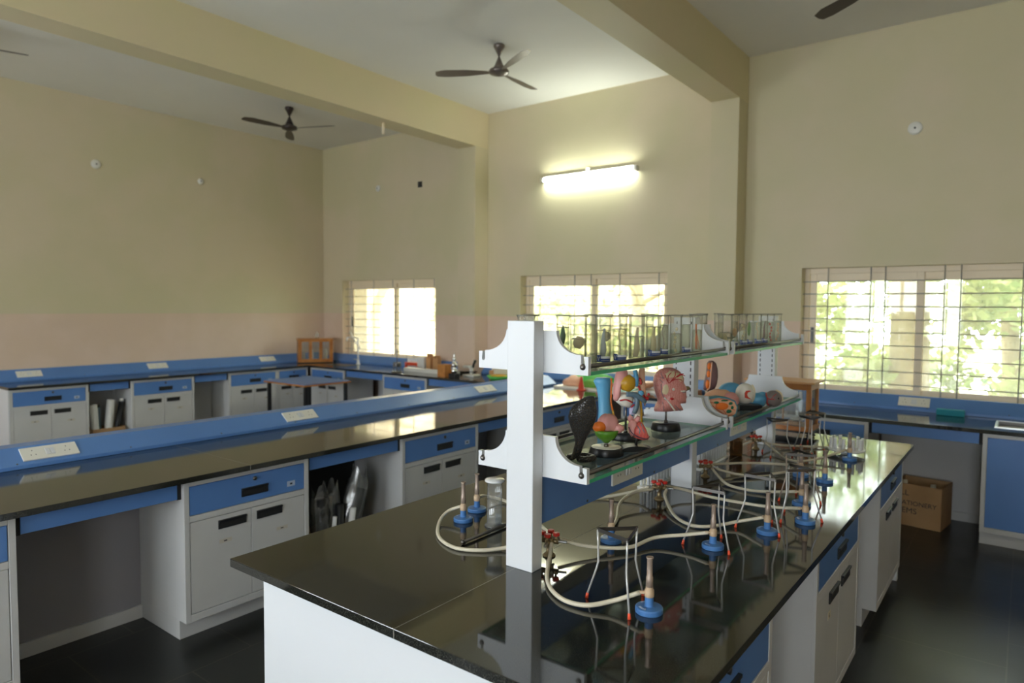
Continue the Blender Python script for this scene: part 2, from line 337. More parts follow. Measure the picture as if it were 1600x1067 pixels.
# ---------------------------------------------------------------- cabinets
def cabinet(label, w, loc, rz, d=.5, group=None, blue_doors=False, sticker=1, mirror=False):
    t = thing('cabinet', label, 'cabinet', loc, rz, group)
    m = MB().use('white_laminate').box(0, w, .004, d, .10, .82).box(0, w, .06, d, 0, .10)
    for q in ((0, .027, .10, .82), (w - .027, w, .10, .82), (.027, w - .027, .793, .82), (.027, w - .027, .10, .137)) + (() if blue_doors else ((.027, w - .027, .61, .64),)): m.box(q[0], q[1], -.008, .006, q[2], q[3])
    m.build('carcass', 'white_laminate', t, .002)
    def handle(par, xc, zc, hw=.078):
        h = MB().use('black_plastic').box(xc - hw, xc + hw, -.012, -.004, zc - .022, zc + .024).box(xc - hw, xc + hw, -.018, -.010, zc + .014, zc + .024)
        h.use('socket_dark').box(xc - hw + .008, xc + hw - .008, -.0128, -.010, zc - .014, zc + .008).build('handle', 'black_plastic', par, .0015)
    if blue_doors:
        dr = MB().box(.03, w - .03, -.006, .004, .14, .79).build('door', 'blue_laminate', t, .002); handle(dr, w * .52, .74, .11); return t
    dr = MB().box(.03, w - .03, -.006, .004, .643, .79).build('drawer', 'blue_laminate', t, .002); handle(dr, w * .53, .70)
    MB().tube([(w * .53, .0, .765), (w * .53, -.013, .765)], .011, 14).use('socket_dark').box(w * .53 - .0015, w * .53 + .0015, -.0136, -.012, .759, .771).build('lock', 'dark_steel', dr)
    for k, (a, b) in enumerate(((.03, w / 2 - .0015), (w / 2 + .0015, w - .03))):
        dd = MB().box(a, b, -.006, .004, .14, .607).build('door', 'white_laminate', t, .002)
        handle(dd, (b - .03 - .078) if k == 0 else (a + .03 + .078), .560)
        if sticker:
            xs = (a + b) / 2 + .02; z = .47 - .02 * k
            MB().use('sticker').box(xs - .035, xs + .035, -.0068, -.006, z - .009, z + .011).use('ink').box(xs - .01, xs + .008, -.0072, -.0066, z - .003, z + .003).build('sticker', 'sticker', dd)
    if sticker:
        xs = w * .84; MB().use('label_light').box(xs - .026, xs + .026, -.0068, -.006, .675, .705).use('ink').box(xs - .008, xs + .008, -.0074, -.0066, .685, .694).build('sticker', 'label_light', dr)
    return t
def kneehole(label, w, loc, rz, d=.5, h0=.735, back='kneehole_grey'):
    t = thing('kneehole_panel', label, 'kneehole', loc, rz)
    MB().box(.022, w - .022, .012, .03, h0, .818).build('apron', 'blue_laminate', t, .002)
    m = MB()
    for a in (.0, w - .022): m.box(a + .001, a + .021, .016, .028, h0 - .004, .818)
    m.build('shadow_gap_strip', 'black_matte', t)  # black strips put in as shade for the gaps at the apron ends
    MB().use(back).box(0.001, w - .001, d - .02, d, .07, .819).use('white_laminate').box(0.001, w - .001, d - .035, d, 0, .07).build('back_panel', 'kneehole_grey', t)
    return t
R0, RF, RB = 0, -pi / 2, pi
# middle bench, drawers face the island
MC = [(-1.33, -.55), (.14, .912), (1.61, 2.34), (3.08, 3.865), (4.56, 5.36)]
lab = ['white and blue cabinet of the middle bench, left of the whole picture', 'dark cabinet cut off by the left picture edge, under the middle bench',
 'near middle-bench cabinet with blue lockable drawer, left of the island corner', 'middle-bench cabinet to the right of the bagged rolls, under the window reflection',
 'middle-bench cabinet seen behind the cobra sculpture']
for (a, b), l in zip(MC, lab): cabinet(l, b - a, (a, 3.28, 0), R0)
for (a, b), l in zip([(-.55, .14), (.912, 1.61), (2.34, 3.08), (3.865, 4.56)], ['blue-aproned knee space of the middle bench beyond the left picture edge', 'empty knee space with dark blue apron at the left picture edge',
  'knee space of the middle bench holding the bagged rolls', 'knee space of the middle bench hidden partly by the near shelf post']): kneehole(l, b - a, (a, 3.28, 0), R0, back='black_matte' if 'bagged' in l else 'kneehole_shaded')  # back panels darkened to hold the kneehole shade, black behind the rolls
tag(B(5.36, 5.80, 3.29, 3.78, .0, .819).use('blue_laminate').box(5.42, 5.76, 3.284, 3.289, .14, .79).build('corner_panel', 'white_laminate'), 'white corner panel with narrow blue face where middle bench meets window bench', 'panel')
tag(B(-1.33, 5.8, 4.7, 4.72, 0, .819).build('rear_panel', 'white_laminate'), 'long white panel closing the rear of the middle bench', 'panel')
# left bench
lab = ['leftmost white and blue cabinet against the long side wall, beside its end panel', 'side-wall cabinet to the right of the boxed white rolls', 'side-wall cabinet just behind the small wooden table']
LC = [(2.275, 3.0), (3.445, 4.18), (4.64, 5.345)]
for (a, b), l in zip(LC, lab): cabinet(l, b - a, (a, 8.15, 0), R0, .45, sticker=1)
cabinet('corner cabinet at the end of the side wall, behind the wooden table top', .49, (5.35, 8.15, 0), R0, .45)
kneehole('side-wall knee space with the boxed white rolls in it', .445, (3.0, 8.15, 0), R0, .45)
kneehole('empty narrow side-wall knee space between two cabinets', .46, (4.18, 8.15, 0), R0, .45)
# far bench
FX = 5.86
fc = [(8.10, .75, 'first window-bench cabinet from the corner, under the sink'), (6.58, .79, 'window-bench cabinet under the clamp stand, drawer with key left in the lock'),
      (4.95, .80, 'window-bench cabinet just beyond the ridge socket by the near shelf post'), (3.12, .8, 'window-bench cabinet right of the bench corner behind the heart model'), (1.70, .755, 'window-bench cabinet behind the wooden balance case')]
for y, w, l in fc: cabinet(l, w, (FX, y, 0), RF)
cabinet('tall all-blue sink cabinet at the right picture edge', .95, (FX, .207, 0), RF, blue_doors=True)
for y, w, l in [(7.35, .77, 'window-bench knee space right of the sink cabinet'), (5.79, .84, 'window-bench knee space under the wooden block and bottle'), (2.32, .62, 'window-bench knee space behind the flesh pink head model'), (.945, .738, 'right-hand knee space with the stationery carton in it')]: kneehole(l, w, (FX, y, 0), RF, .62)
# island
ic = [(1.25, 2.05), (2.60, 3.39), (3.93, 4.74)]
for (a, b), l in zip(ic, ['nearest island cabinet on the aisle side, blue drawer at the bottom picture edge', 'middle island cabinet on the aisle side with the number sticker', 'farthest island cabinet on the aisle side, by the bench end']): cabinet(l, b - a, (a, .57, 0), R0, .6, sticker=0)
for (a, b), l in zip([(2.05, 2.60), (3.39, 3.93)], ['knee space on the aisle side between near and middle island cabinets', 'knee space on the aisle side between middle and far island cabinets']): kneehole(l, b - a, (a, .57, 0), R0, .6)
for (a, b), l in zip(ic, ['nearest island cabinet on the side facing the middle bench', 'middle island cabinet on the side facing the middle bench', 'farthest island cabinet on the side facing the middle bench']): cabinet(l, b - a, (b, 1.95, 0), RB, .6, sticker=0)
tag(B(1.2, 1.245, .575, 1.93, 0, .819).build('end_panel', 'white_metal'), 'bright white end panel of the island facing the camera', 'panel')
tag(B(4.745, 4.79, .575, 1.93, 0, .819).build('end_panel', 'white_metal'), 'white end panel at the far end of the island', 'panel')
tag(B(2.262, 2.273, 8.14, 8.75, 0, .819).build('end_panel', 'white_metal'), 'narrow white end panel of the side-wall bench', 'panel')

# ---------------------------------------------------------------- worktops
def worktop(label, x0, x1, y0, y1, seams=(), hole=None, name='worktop'):
    m = MB().use('black_granite')
    if hole:
        a, b, c, d = hole
        for q in ((x0, a, y0, y1), (b, x1, y0, y1), (a, b, y0, c), (a, b, d, y1)): m.box(*q, .822, .85)
    else: m.box(x0, x1, y0, y1, .822, .85)
    m.use('seam')
    for ax, v, a, b in seams:
        if ax == 'x': m.box(v - .0015, v + .0015, a, b, .8225, .8504)
        else: m.box(a, b, v - .0015, v + .0015, .8225, .8504)
    return tag(m.build(name, 'black_granite', bevel=0 if hole else .003), label, 'worktop')
worktop('black granite top of the near island with the gas burners on it', 1.17, 4.885, .525, 2.08, [('y', 1.28, 1.1695, 4.8)])
worktop('long black granite top of the middle bench with the blue ridge', -1.4, 5.82, 3.235, 4.80, [('x', 1.95, 3.2345, 4.7), ('x', 4.6, 3.2345, 4.7)])
worktop('black granite top along the plain side wall', 2.255, 5.82, 8.10, YW - .002)
worktop('black granite top along the window wall, with the two sinks', 5.82, XW - .002, -1.0, YW - .002, [('y', 2.0, 5.9, 6.4)], hole=(6.0, 6.34, -.55, .13))
# ---------------------------------------------------------------- blue socket raceways
def ridge(label, L_, prof, loc, rz, plates, slope):
    # profile in local (y,z); plates at local x, lying on the face from slope[0] to slope[1]
    t = thing('socket_raceway', label, 'raceway', loc, rz)
    MB().prism(prof, lambda u, v, w: (w, u, v), 0, L_).build('housing', 'blue_laminate', t, .002)
    (ya, za), (yb, zb) = slope; u = Vector((0, yb - ya, zb - za)); ln = u.length; u.normalize(); n = Vector((0, -u.z, u.y)); n = -n if n.y > 0 else n
    for xc, hw in plates:
        c = Vector((xc, (ya + yb) / 2, (za + zb) / 2)); hh = min(ln * .38, .045)
        pl = MB().use('white_plastic').obox(c + n * .004, (hw, 0, 0), u * hh, n * .004)
        pl.use('socket_dark')
        for s in (-1, 1):
            for du, dx in ((.45, 0), (-.25, -.011), (-.25, .011)):
                pl.obox(c + Vector((s * hw * .6 + dx, 0, 0)) + u * hh * du + n * .0078, (.0022, 0, 0), u * .0035, n * .0009)
        p = pl.build('socket_plate', 'white_plastic', t, .001)
        for s in ((-.011, .011)):
            MB().obox(c + Vector((s, 0, 0)) + n * .0095, (.0095, 0, 0), u * hh * .5, n * .0022).build('rocker_switch', 'white_metal', p, .001)
    k = 0
    m = MB()
    while k * .55 + .3 < L_:
        m.obox(Vector((k * .55 + .3, ya, za)) + u * .012 + n * .001, (.004, 0, 0), u * .004, n * .001); k += 1
    m.build('screw', 'dark_steel', t)
    return t
ridge('long blue socket ridge down the middle bench', 7.45, [(0, 0), (.33, 0), (.33, .02), (.22, .098), (.11, .098), (0, .02)], (-1.35, 4.05, .8506), R0, [(1.35 + x, .13) for x in (-1.0, 1.31, 2.87, 4.95)], ((0, .02), (.11, .098)))
ridge('blue socket strip along the foot of the plain side wall', 4.2, [(0, 0), (.155, 0), (.155, .125), (.12, .125), (0, .02)], (2.3, 8.64, .8506), R0, [(x - 2.3, .12) for x in (2.62, 4.0, 5.55)], ((0, .02), (.12, .125)))
ridge('blue socket strip under the windows, with a socket near the teal sponge', YW + .6, [(0, 0), (.115, 0), (.115, .118), (.09, .118), (0, .02)], (XW - .118, YW - .18, .8506), RF, [(YW - .18 - y, .115) for y in (.72, 5.2)], ((0, .02), (.09, .118)))

# ---------------------------------------------------------------- glass shelf rack on the island
PX = [(1.70, 1.755), (2.99, 3.045), (4.26, 4.315)]; YC = 1.265
def bracket_poly(top, tip, bot, h=YC):
    r = []
    for s in (1, -1):
        half = [(.053, bot), (.219, bot), (.219, tip), (.203, tip), (.2065, tip - .026), (.203, tip - .031), (.196, tip - .031), (.1925, tip - .026), (.1925, tip + .003)]
        for k in range(9):
            a = pi / 2 * k / 8; half.append((.190 - (.190 - .100) * sin(a), tip + .004 + (top - tip - .004) * (1 - cos(a))))
        half.append((.053, top))
        r.append([(s * y, z) for y, z in half])
    return r
def post(i, label):
    x0, x1 = PX[i]; t = thing('shelf_post', label, 'post', (0, 0, 0), 0)
    MB().box(x0, x1, YC - .053, YC + .053, .85, 1.657).build('upright', 'white_metal', t, .0025)
    if i:
        m = MB()
        for y in (-.036, .036):
            for k in range(21): m.box(x0 - .0012, x0 + .002, YC + y - .0025, YC + y + .0025, 1.0 + k * .031, 1.018 + k * .031)
        m.build('slots', 'socket_dark', t)
    planes = [(x1, x1 + .016)] if i == 0 else ([(x0 - .016, x0), (x1, x1 + .016)] if i == 1 else [(x0 - .016, x0)])
    for a, b in planes:
        for top, tip, bot in ((1.287, 1.202, 1.152), (1.626, 1.549, 1.491)):
            m = MB()
            for poly in bracket_poly(top, tip, bot): m.prism(poly, lambda u, v, w: (w, YC + u, v), a, b)
            m.box(a, b, YC - .053, YC + .053, bot, top)
            m.build('bracket', 'white_metal', t)
post(0, 'nearest white shelf post with stepped white brackets, one notch empty')
post(1, 'middle white shelf post with slotted face behind the flesh pink head model')
post(2, 'farthest white shelf post with slotted face, beside the wooden balance case')
BAY = [(1.7725, 2.9725), (3.0625, 4.2425)]
for (a, b), w in zip(BAY, ('near', 'far')):
    for z, lv, what in ((1.155, 'lower', ('cobra and anatomy models', 'embryo and eye models')), (1.494, 'upper', ('larger specimen jars', 'slimmer specimen jars'))):
        m = MB().use('shelf_glass').box(a, b, YC - .215, YC + .215, z - .004, z + .008)
        o = m.build('glass_shelf', 'shelf_glass'); o.data.materials.append(MATS['glass_edge'])
        for p in o.data.polygons:
            if abs(p.normal.z) < .5: p.material_index = 2
        tag(o, '%s %s glass shelf with green edge carrying the %s' % (w, lv, what[0 if w == 'near' else 1]), 'shelf')
        for s in (-1, 1):
            if lv == 'upper' and s == 1 and w == 'near': continue
            zz = z + .023; y = YC + s * .1995
            g = MB().tube([(a - .014, y, zz), (b + .014, y, zz)], .0072, 10)
            for x in (a - .016, b + .016): g.ball((x, y, zz), .0105, 12, 8)
            tag(g.build('guard_rail', 'dark_steel'), '%s rail along the %s edge of the %s %s glass shelf' % ('round dark' , 'aisle' if s < 0 else 'inner', w, lv), 'rail')
g = MB().tube([(1.76, 1.557, .8592), (2.96, 1.557, .8592)], .0055, 10).ball((1.757, 1.557, .8592), .0088, 10, 6).ball((2.963, 1.557, .8592), .0088, 10, 6)
tag(g.build('guard_rail', 'dark_steel'), 'loose dark rail lying on the island top by the gas tube loop', 'rail')
for (a, b), l, sx in zip(BAY, ('near blue socket box slung under the glass shelf between two posts', 'far blue socket box slung under the glass shelf, with glossy socket plate'), (.6, .6)):
    ridge(l, b - a + .03, [(0, 0), (.082, 0), (.082, .155), (0, .155)], (a - .015, 1.224, .99), R0, [(sx, .125)], ((0, .0), (0, .148)))

# ---------------------------------------------------------------- gas burners, taps, tripods
def burner(label, x, y, az=0, g=None):
    t = thing('gas_burner', label, 'burner', (x, y, .85), az, 'gas burners on the island')
    b = MB().lathe([(.0375, 0), (.0385, .002), (.0385, .014), (.0365, .0162), (.016, .0178), (.0125, .018), (.0118, .046)], 36, smooth=False)
    b.build('base', 'blue_plastic', t, .0012)
    w = MB().use('label_light')
    for k in list(range(-3, 4)) + list(range(9, 14)):
        a = -pi / 2 + k * .19; c = Vector((.028 * cos(a), .028 * sin(a), .0183)); w.obox(c, Vector((cos(a), sin(a), -.12)) * .003, Vector((-sin(a), cos(a), 0)) * .0011, (0, 0, .0006))
    if 'half hidden behind the clear' not in label: w.build('raised_lettering', 'label_light', t)
    MB().lathe([(.0125, .044), (.0132, .046), (.0132, .064), (.0105, .066), (.0105, .072)], 20).tube([(0, 0, .055), (.028, 0, .057)], .0048, 10).build('collar', 'collar_tan', t)
    MB().lathe([(.0098, .070), (.0098, .100), (.0082, .104), (.0078, .150), (.0100, .1535), (.0100, .157), (.0078, .157), (.0072, .150)], 20).use('socket_dark').box(-.0025, .0025, -.0103, -.0094, .08, .092).build('barrel', 'burner_metal', t)
    return t
BUR = [(1.681, .794, 'nearest gas burner with a blue base, alone at the front of the island'), (2.117, 1.157, 'blue-based gas burner standing just behind the nearest tripod'),
 (2.286, .841, 'blue-based gas burner beside the second tripod from the camera'), (2.568, .737, 'blue-based gas burner at the foot of the third tripod, by the aisle'),
 (2.79, .656, 'blue-based gas burner nearest to the aisle edge'), (3.039, .733, 'blue-based gas burner half hidden behind the one at the aisle edge'),
 (3.525, .747, 'blue-based gas burner standing alone beyond the tripods, window glare behind it'), (3.565, .87, 'partly hidden gas burner under the rusty-legged tripod'),
 (4.131, .752, 'farthest gas burner, in front of the round peg rack'), (1.957, 1.733, 'gas burner left of the clear cylinder jar'), (2.09, 1.775, 'gas burner half hidden behind the clear cylinder jar')]
AZ = [2.3, .9, 2.2, .9, 1.57, 1.6, 1.4, 1.5, 1.4, .9, .5]
for (x, y, l), a in zip(BUR, AZ): burner(l, x, y, a)
def tap(label, x, y, n, rot):
    t = thing('gas_tap', label, 'tap', (x, y, .85), rot)
    MB().lathe([(.022, 0), (.022, .004), (.017, .009), (.010, .013), (.0085, .040), (.013, .044), (.016, .052), (.013, .062), (.004, .066)], 20).build('column', 'brass', t)
    for k in range(n):
        a = 2 * pi * k / n; c, s = cos(a), sin(a)
        br = MB().tube([(0, 0, .053), (c * .020, s * .020, .053), (c * .032, s * .032, .053)], [.0075, .0095, .0095], 10).tube([(c * .024, s * .024, .053), (c * .024, s * .024, .073)], .0045, 8).build('valve', 'brass', t)
        MB().lathe([(.0085, 0), (.0118, .002), (.0118, .011), (.0085, .0125), (.005, .0115)], 14, (c * .024, s * .024, .071)).build('knob', 'red_plastic', br)
        MB().tube([(c * (.030 + i * .004), s * (.030 + i * .004), .053) for i in range(9)], [.0052 if i % 2 else .0042 for i in range(9)], 8).build('nozzle', 'steel', br)
    return t
tap('nearest gas tap with red knobs, at the foot of the near shelf post', 1.861, 1.255, 4, .35)
tap('gas tap with four red knobs just in front of the middle shelf post', 2.731, 1.256, 4, .3)
tap('gas tap with red knobs just beyond the middle shelf post', 3.248, 1.247, 4, .4)
tap('farthest gas tap with red knobs, by the amber beaker', 4.10, 1.265, 4, .5)
def tripod(label, x, y, th, rusty=False, s=1.0):
    t = thing('tripod_stand', label, 'tripod', (x, y, .85), radians(th)); H = .208
    A = [2 * pi * k / 3 for k in range(3)]; P = [Vector((.068 * s * cos(a), .068 * s * sin(a), H)) for a in A]
    m = MB()
    for i in range(3):
        p, q = P[i], P[(i + 1) % 3]; d = (q - p).normalized(); m.obox((p + q) / 2, d * ((q - p).length / 2 + .003), d.cross(Vector((0, 0, 1))) * .0012, (0, 0, .0055))
    m.build('top_ring', 'dark_steel', t)
    for a, p in zip(A, P):
        u = Vector((cos(a), sin(a), 0))
        pts = [p, u * .066 * s + Vector((0, 0, .17)), u * .064 * s + Vector((0, 0, .115)), u * .071 * s + Vector((0, 0, .09)), u * .098 + Vector((0, 0, .008))]
        lg = MB().tube(pts, .0031, 8).build('leg', 'burner_metal' if rusty else 'leg_steel', t)
        f = u * .098
        MB().tube([u * .0955 + Vector((0, 0, .016)), u * .0985 + Vector((0, 0, .0005))], [.0038, .0052], 10).build('foot_cap', 'orange_rubber', lg)
    return t
for a in [('nearest tripod stand with red feet, behind the front gas burner', 1.676, .884, 104), ('second tripod stand from the camera, red feet on the black top', 2.304, .855, 119),
 ('third tripod stand from the camera, between two blue burners', 2.604, .767, 115), ('tripod stand with red feet closest to the aisle edge', 2.817, .70, 41),
 ('tripod stand with one rusty leg beyond the burner at the aisle edge', 3.115, .765, 20, True), ('dark tripod stand under the far end of the lower glass shelf', 3.99, 1.12, 62),
 ('tripod stand in front of the right side of the wooden balance case', 4.22, .985, 80), ('tripod stand half hidden behind the one before the balance case', 4.43, 1.02, 30)]: tripod(*a)
def hose(label, pts, r=.0066, m='hose_rubber'): tag(MB().tube(smooth_path(pts, 7), r, 10).build('gas_hose', m), label, 'hose', 'cream rubber gas hoses')
hose('cream hose looping low from the near tap to the nearest burner', [(1.845, 1.235, .903), (1.81, 1.215, .885), (1.66, 1.125, .864), (1.585, 1.03, .86), (1.582, .945, .862), (1.63, .88, .876), (1.665, .815, .9055)])
hose('cream hose from the near tap running behind the nearest tripod', [(1.897, 1.243, .903), (1.955, 1.165, .878), (2.06, 1.06, .866), (2.19, 1.02, .874), (2.25, .93, .888), (2.275, .855, .9055)])
hose('cream hose bending forward from the second tap to the burner behind the near tripod', [(2.69, 1.268, .903), (2.60, 1.31, .90), (2.47, 1.31, .885), (2.33, 1.25, .862), (2.23, 1.215, .868), (2.133, 1.172, .9055)])
hose('cream hose sagging from the second tap towards the third tripod', [(2.72, 1.217, .903), (2.67, 1.20, .885), (2.52, 1.09, .862), (2.45, .99, .860), (2.48, .92, .862), (2.57, .85, .872), (2.577, .755, .9055)])
hose('cream hose from the second tap to the burner at the aisle edge', [(2.77, 1.248, .903), (2.83, 1.19, .885), (2.85, 1.06, .868), (2.85, .88, .868), (2.82, .76, .885), (2.79, .676, .9055)])
hose('cream hose dipping from the third tap to the half-hidden burner', [(3.234, 1.208, .903), (3.20, 1.17, .885), (3.13, 1.09, .862), (3.10, .98, .860), (3.11, .89, .866), (3.04, .755, .9055)])
hose('upper cream hose from the third tap, stretched almost straight', [(3.285, 1.265, .903), (3.36, 1.24, .895), (3.55, 1.13, .884), (3.62, 1.0, .884), (3.567, .89, .9055)])
hose('lower cream hose from the third tap passing under the tripods', [(3.285, 1.23, .903), (3.31, 1.18, .88), (3.36, 1.07, .862), (3.47, .99, .862), (3.60, .90, .868), (3.53, .768, .9055)])
hose('cream hose sagging from the farthest tap to the farthest burner', [(4.10, 1.225, .903), (4.07, 1.17, .88), (3.92, 1.05, .860), (3.87, .96, .860), (3.98, .87, .872), (4.134, .773, .9055)])
hose('cream hose from the farthest tap lying towards the round peg rack', [(4.138, 1.25, .903), (4.2, 1.18, .872), (4.40, .93, .857), (4.47, .90, .857)])
hose('cream hose loop at the left from the near tap to the burner by the jar', [(1.849, 1.292, .903), (1.84, 1.33, .885), (1.80, 1.40, .862), (1.735, 1.46, .858), (1.70, 1.55, .858), (1.75, 1.67, .858), (1.86, 1.77, .864), (1.93, 1.79, .885), (1.97, 1.749, .9055)])
hose('cream hose passing behind the clear cylinder jar to the hidden burner', [(1.893, 1.283, .903), (2.0, 1.35, .87), (2.2, 1.62, .857), (2.25, 1.76, .862), (2.19, 1.81, .885), (2.108, 1.785, .9055)])
hose('pale hose running from the second tap under the blue socket box', [(2.715, 1.296, .903), (2.68, 1.35, .88), (2.55, 1.47, .858), (2.45, 1.6, .857), (2.5, 1.7, .857)])
hose('short pale hose left of the farthest tap beside the amber beaker', [(4.062, 1.278, .903), (4.02, 1.32, .88), (3.95, 1.40, .858), (3.85, 1.46, .857)])

# ---------------------------------------------------------------- glassware and racks on the island
t = thing('cylinder_jar', 'clear cylinder jar with frosted lid, partly filled, left of the near post', 'jar', (1.99, 1.60, .85))
MB().lathe([(0, 0), (.038, 0), (.039, .004), (.036, .008), (.029, .012), (.029, .168), (.033, .172), (.033, .175)], 32).build('body', 'clear_glass', t)
MB().lathe([(0, .013), (.0275, .013), (.0275, .062), (0, .062)], 32).build('water', 'clear_glass', t)
MB().lathe([(0, .1755), (.038, .1755), (.0385, .179), (.036, .184), (0, .186)], 32).build('lid', 'porcelain', t)
def peg_rack(label, loc, n, L_):
    t = thing('test_tube_rack', label, 'rack', loc, 0)
    m = MB().box(-L_ / 2, L_ / 2, -.030, .030, 0, .012)
    m.build('frame', 'porcelain', t)
    for k in range(n):
        for s in (-1, 1):
            x = -L_ / 2 + .02 + (L_ - .04) * k / (n - 1); MB().lathe([(.002, .011), (.007, .016), (.007, .118), (.0085, .12)], 12, (x, s * .018, 0)).build('test_tube', 'white_metal', t)
peg_rack('white rack of test tubes behind the second gas tap', (2.99, 1.385, .85), 9, .32)
peg_rack('white rack of test tubes between third gas tap and amber beaker', (3.56, 1.345, .85), 12, .42)
t = thing('peg_rack', 'round white rack with upright tubes at the far end of the island', 'rack', (4.29, .80, .85))
MB().lathe([(0, .024), (.098, .024), (.100, .027), (.100, .033), (.097, .036), (0, .036)], 36).lathe([(.02, 0), (.03, .002), (.03, .024)], 20).build('plate', 'porcelain', t)
for k in range(10):
    a = 2 * pi * k / 10; MB().lathe([(.010, .034), (.011, .036), (.009, .095), (.0095, .10)], 12, (.082 * cos(a), .082 * sin(a), 0)).build('tube', 'porcelain', t)
MB().tube([(.075 * cos(2 * pi * k / 24), .075 * sin(2 * pi * k / 24), .103) for k in range(24)], .0022, 6, closed=True).build('ring', 'clear_glass', t)
t = thing('amber_beaker', 'amber glass beaker behind the hoses, between third and last tap', 'beaker', (3.85, 1.30, .85))
MB().lathe([(0, .002), (.034, .002), (.037, .008), (.037, .085), (.041, .094), (.039, .094), (.035, .085), (.035, .01), (0, .007)], 28).build('glass', 'amber_glass', t)
MB().lathe([(0, .009), (.033, .009), (.033, .035), (0, .035)], 24).build('brown_liquid', 'brass', t)
# balance case
t = thing('balance_case', 'wooden glazed case with a hanging pan, at the far end of the island', 'case', (4.615, 1.075, .85))
wx, wy, wz = .235, .42, .375; fb = .035
MB().box(0, wx, 0, wy, fb, fb + .012).build('base_plate', 'black_plastic', t, .001)
m = MB(); q = .030
m.box(.004, wx - .004, .004, wy - .004, fb + .012, fb + .042)
for x in (.008, wx - .008 - q):
    for y in (.008, wy - .008 - q): m.box(x, x + q, y, y + q, fb + .042, wz - .055)
m.box(.008, wx - .008, .008, .008 + q, wz - .055, wz - .014); m.box(.008, wx - .008, wy - .038, wy - .008, wz - .055, wz - .014)
m.box(.008, .038, .038, wy - .038, wz - .055, wz - .014); m.box(wx - .038, wx - .008, .038, wy - .038, wz - .055, wz - .014)
fr = m.build('frame', 'wood_grain', t, .002)
MB().box(-.018, wx + .018, -.018, wy + .018, wz - .014, wz).build('lid_board', 'pale_wood', t, .003)
MB().box(.018, .021, .038, wy - .038, fb + .042, wz - .055).box(.038, wx - .038, .018, .021, fb + .042, wz - .055).box(wx - .021, wx - .018, .038, wy - .038, fb + .042, wz - .055).build('glass_panes', 'clear_glass', t)
for x, y in ((.03, .03), (wx - .03, .03), (.03, wy - .03), (wx - .03, wy - .03)):
    MB().lathe([(.012, 0), (.012, .005), (.004, .006), (.004, .018), (.010, .019), (.010, .023), (.004, .024), (.004, fb)], 14, (x, y, 0)).build('levelling_foot', 'black_plastic', t)
MB().box(.08, .16, .10, wy - .10, fb + .042, fb + .058).tube([(.12, wy / 2, fb + .05), (.12, wy / 2, .29)], .006, 8).build('pillar', 'pale_wood', t)
for y in (.12, wy - .12): MB().lathe([(0, .098), (.028, .098), (.044, .108), (.045, .112), (.028, .104), (0, .103)], 24, (.12, y, 0)).tube([(.12 - .04, y, .108), (.12, y, .27)], .001, 4).tube([(.12 + .04, y, .108), (.12, y, .27)], .001, 4).build('pan', 'steel', t)
MB().tube([(.12, .11, .275), (.12, wy / 2, .285), (.12, wy - .11, .275)], .004, 6).build('beam', 'brass', t)

# ---------------------------------------------------------------- models on the lower glass shelf (local x to the right of the picture, local y away)
ZL, ZU, RV = 1.1635, 1.5025, radians(-52.6)
def puff(m, poly, dep, n=7, e=.5, c=None, yoff=0):
    cx = sum(p[0] for p in poly) / len(poly) if c is None else c[0]; cz = sum(p[1] for p in poly) / len(poly) if c is None else c[1]
    N_ = len(poly); vs = []; fs = []
    for i in range(n + 1):
        a = pi * i / n; y = -dep * cos(a); k = max(.02, sin(a)) ** e
        for x, z in poly: vs.append((cx + (x - cx) * k, yoff + y, cz + (z - cz) * k))
    for i in range(n):
        for j in range(N_): fs.append((i * N_ + j, i * N_ + (j + 1) % N_, (i + 1) * N_ + (j + 1) % N_, (i + 1) * N_ + j))
    fs += [tuple(range(N_ - 1, -1, -1)), tuple(range(n * N_, n * N_ + N_))]
    m.add(vs, fs, True); return m
def etube(m, rows, n=18):   # rows: x, y, z, half-width x, half-depth y
    vs = []; fs = []
    for x, y, z, a, b in rows:
        for j in range(n): vs.append((x + a * cos(2 * pi * j / n), y + b * sin(2 * pi * j / n), z))
    for i in range(len(rows) - 1):
        for j in range(n): fs.append((i * n + j, i * n + (j + 1) % n, (i + 1) * n + (j + 1) % n, (i + 1) * n + j))
    fs += [tuple(range(n - 1, -1, -1)), tuple(range((len(rows) - 1) * n, len(rows) * n))]
    return m.add(vs, fs, True)
def dbase(t, r, h, m='black_plastic', top=None, pole=.06, pr=.0045):
    MB().lathe([(0, 0), (r, 0), (r * 1.02, .003), (r * .93, h - .004), (r * .90, h), (0, h)], 36).build('base', m, t)
    if top: MB().lathe([(0, h + .0002), (r * .86, h + .0002), (r * .86, h + .0015), (0, h + .0015)], 36).build('base_label', top, t)
    MB().tube([(0, 0, h), (0, 0, pole)], pr, 10).lathe([(.009, h), (.007, h + .012)], 12).build('pole', 'dark_steel', t)
# cobra
t = thing('cobra_sculpture', 'black scaly cobra sculpture with spread hood, coiled on the glass shelf', 'sculpture', (1.974, 1.209, ZL), RV)
m = MB(); etube(m, [(-.030, 0, .006, .012, .010), (-.018, 0, .013, .014, .012), (-.010, 0, .024, .015, .013), (-.004, 0, .045, .016, .013), (.002, 0, .068, .0165, .013), (.005, 0, .090, .022, .014), (.007, 0, .112, .032, .017),
 (.008, 0, .135, .040, .021), (.009, -.001, .157, .0445, .024), (.012, -.002, .178, .0435, .024), (.017, -.004, .198, .036, .021), (.023, -.008, .214, .026, .018), (.029, -.012, .226, .017, .014), (.034, -.016, .232, .008, .007)])
m.tube(smooth_path([(-.030, 0, .010), (-.034, .012, .011), (-.01, .035, .012), (.03, .03, .012), (.05, .005, .012), (.035, -.018, .012), (.005, -.02, .011), (.0, -.005, .010)], 6), .0115, 12)
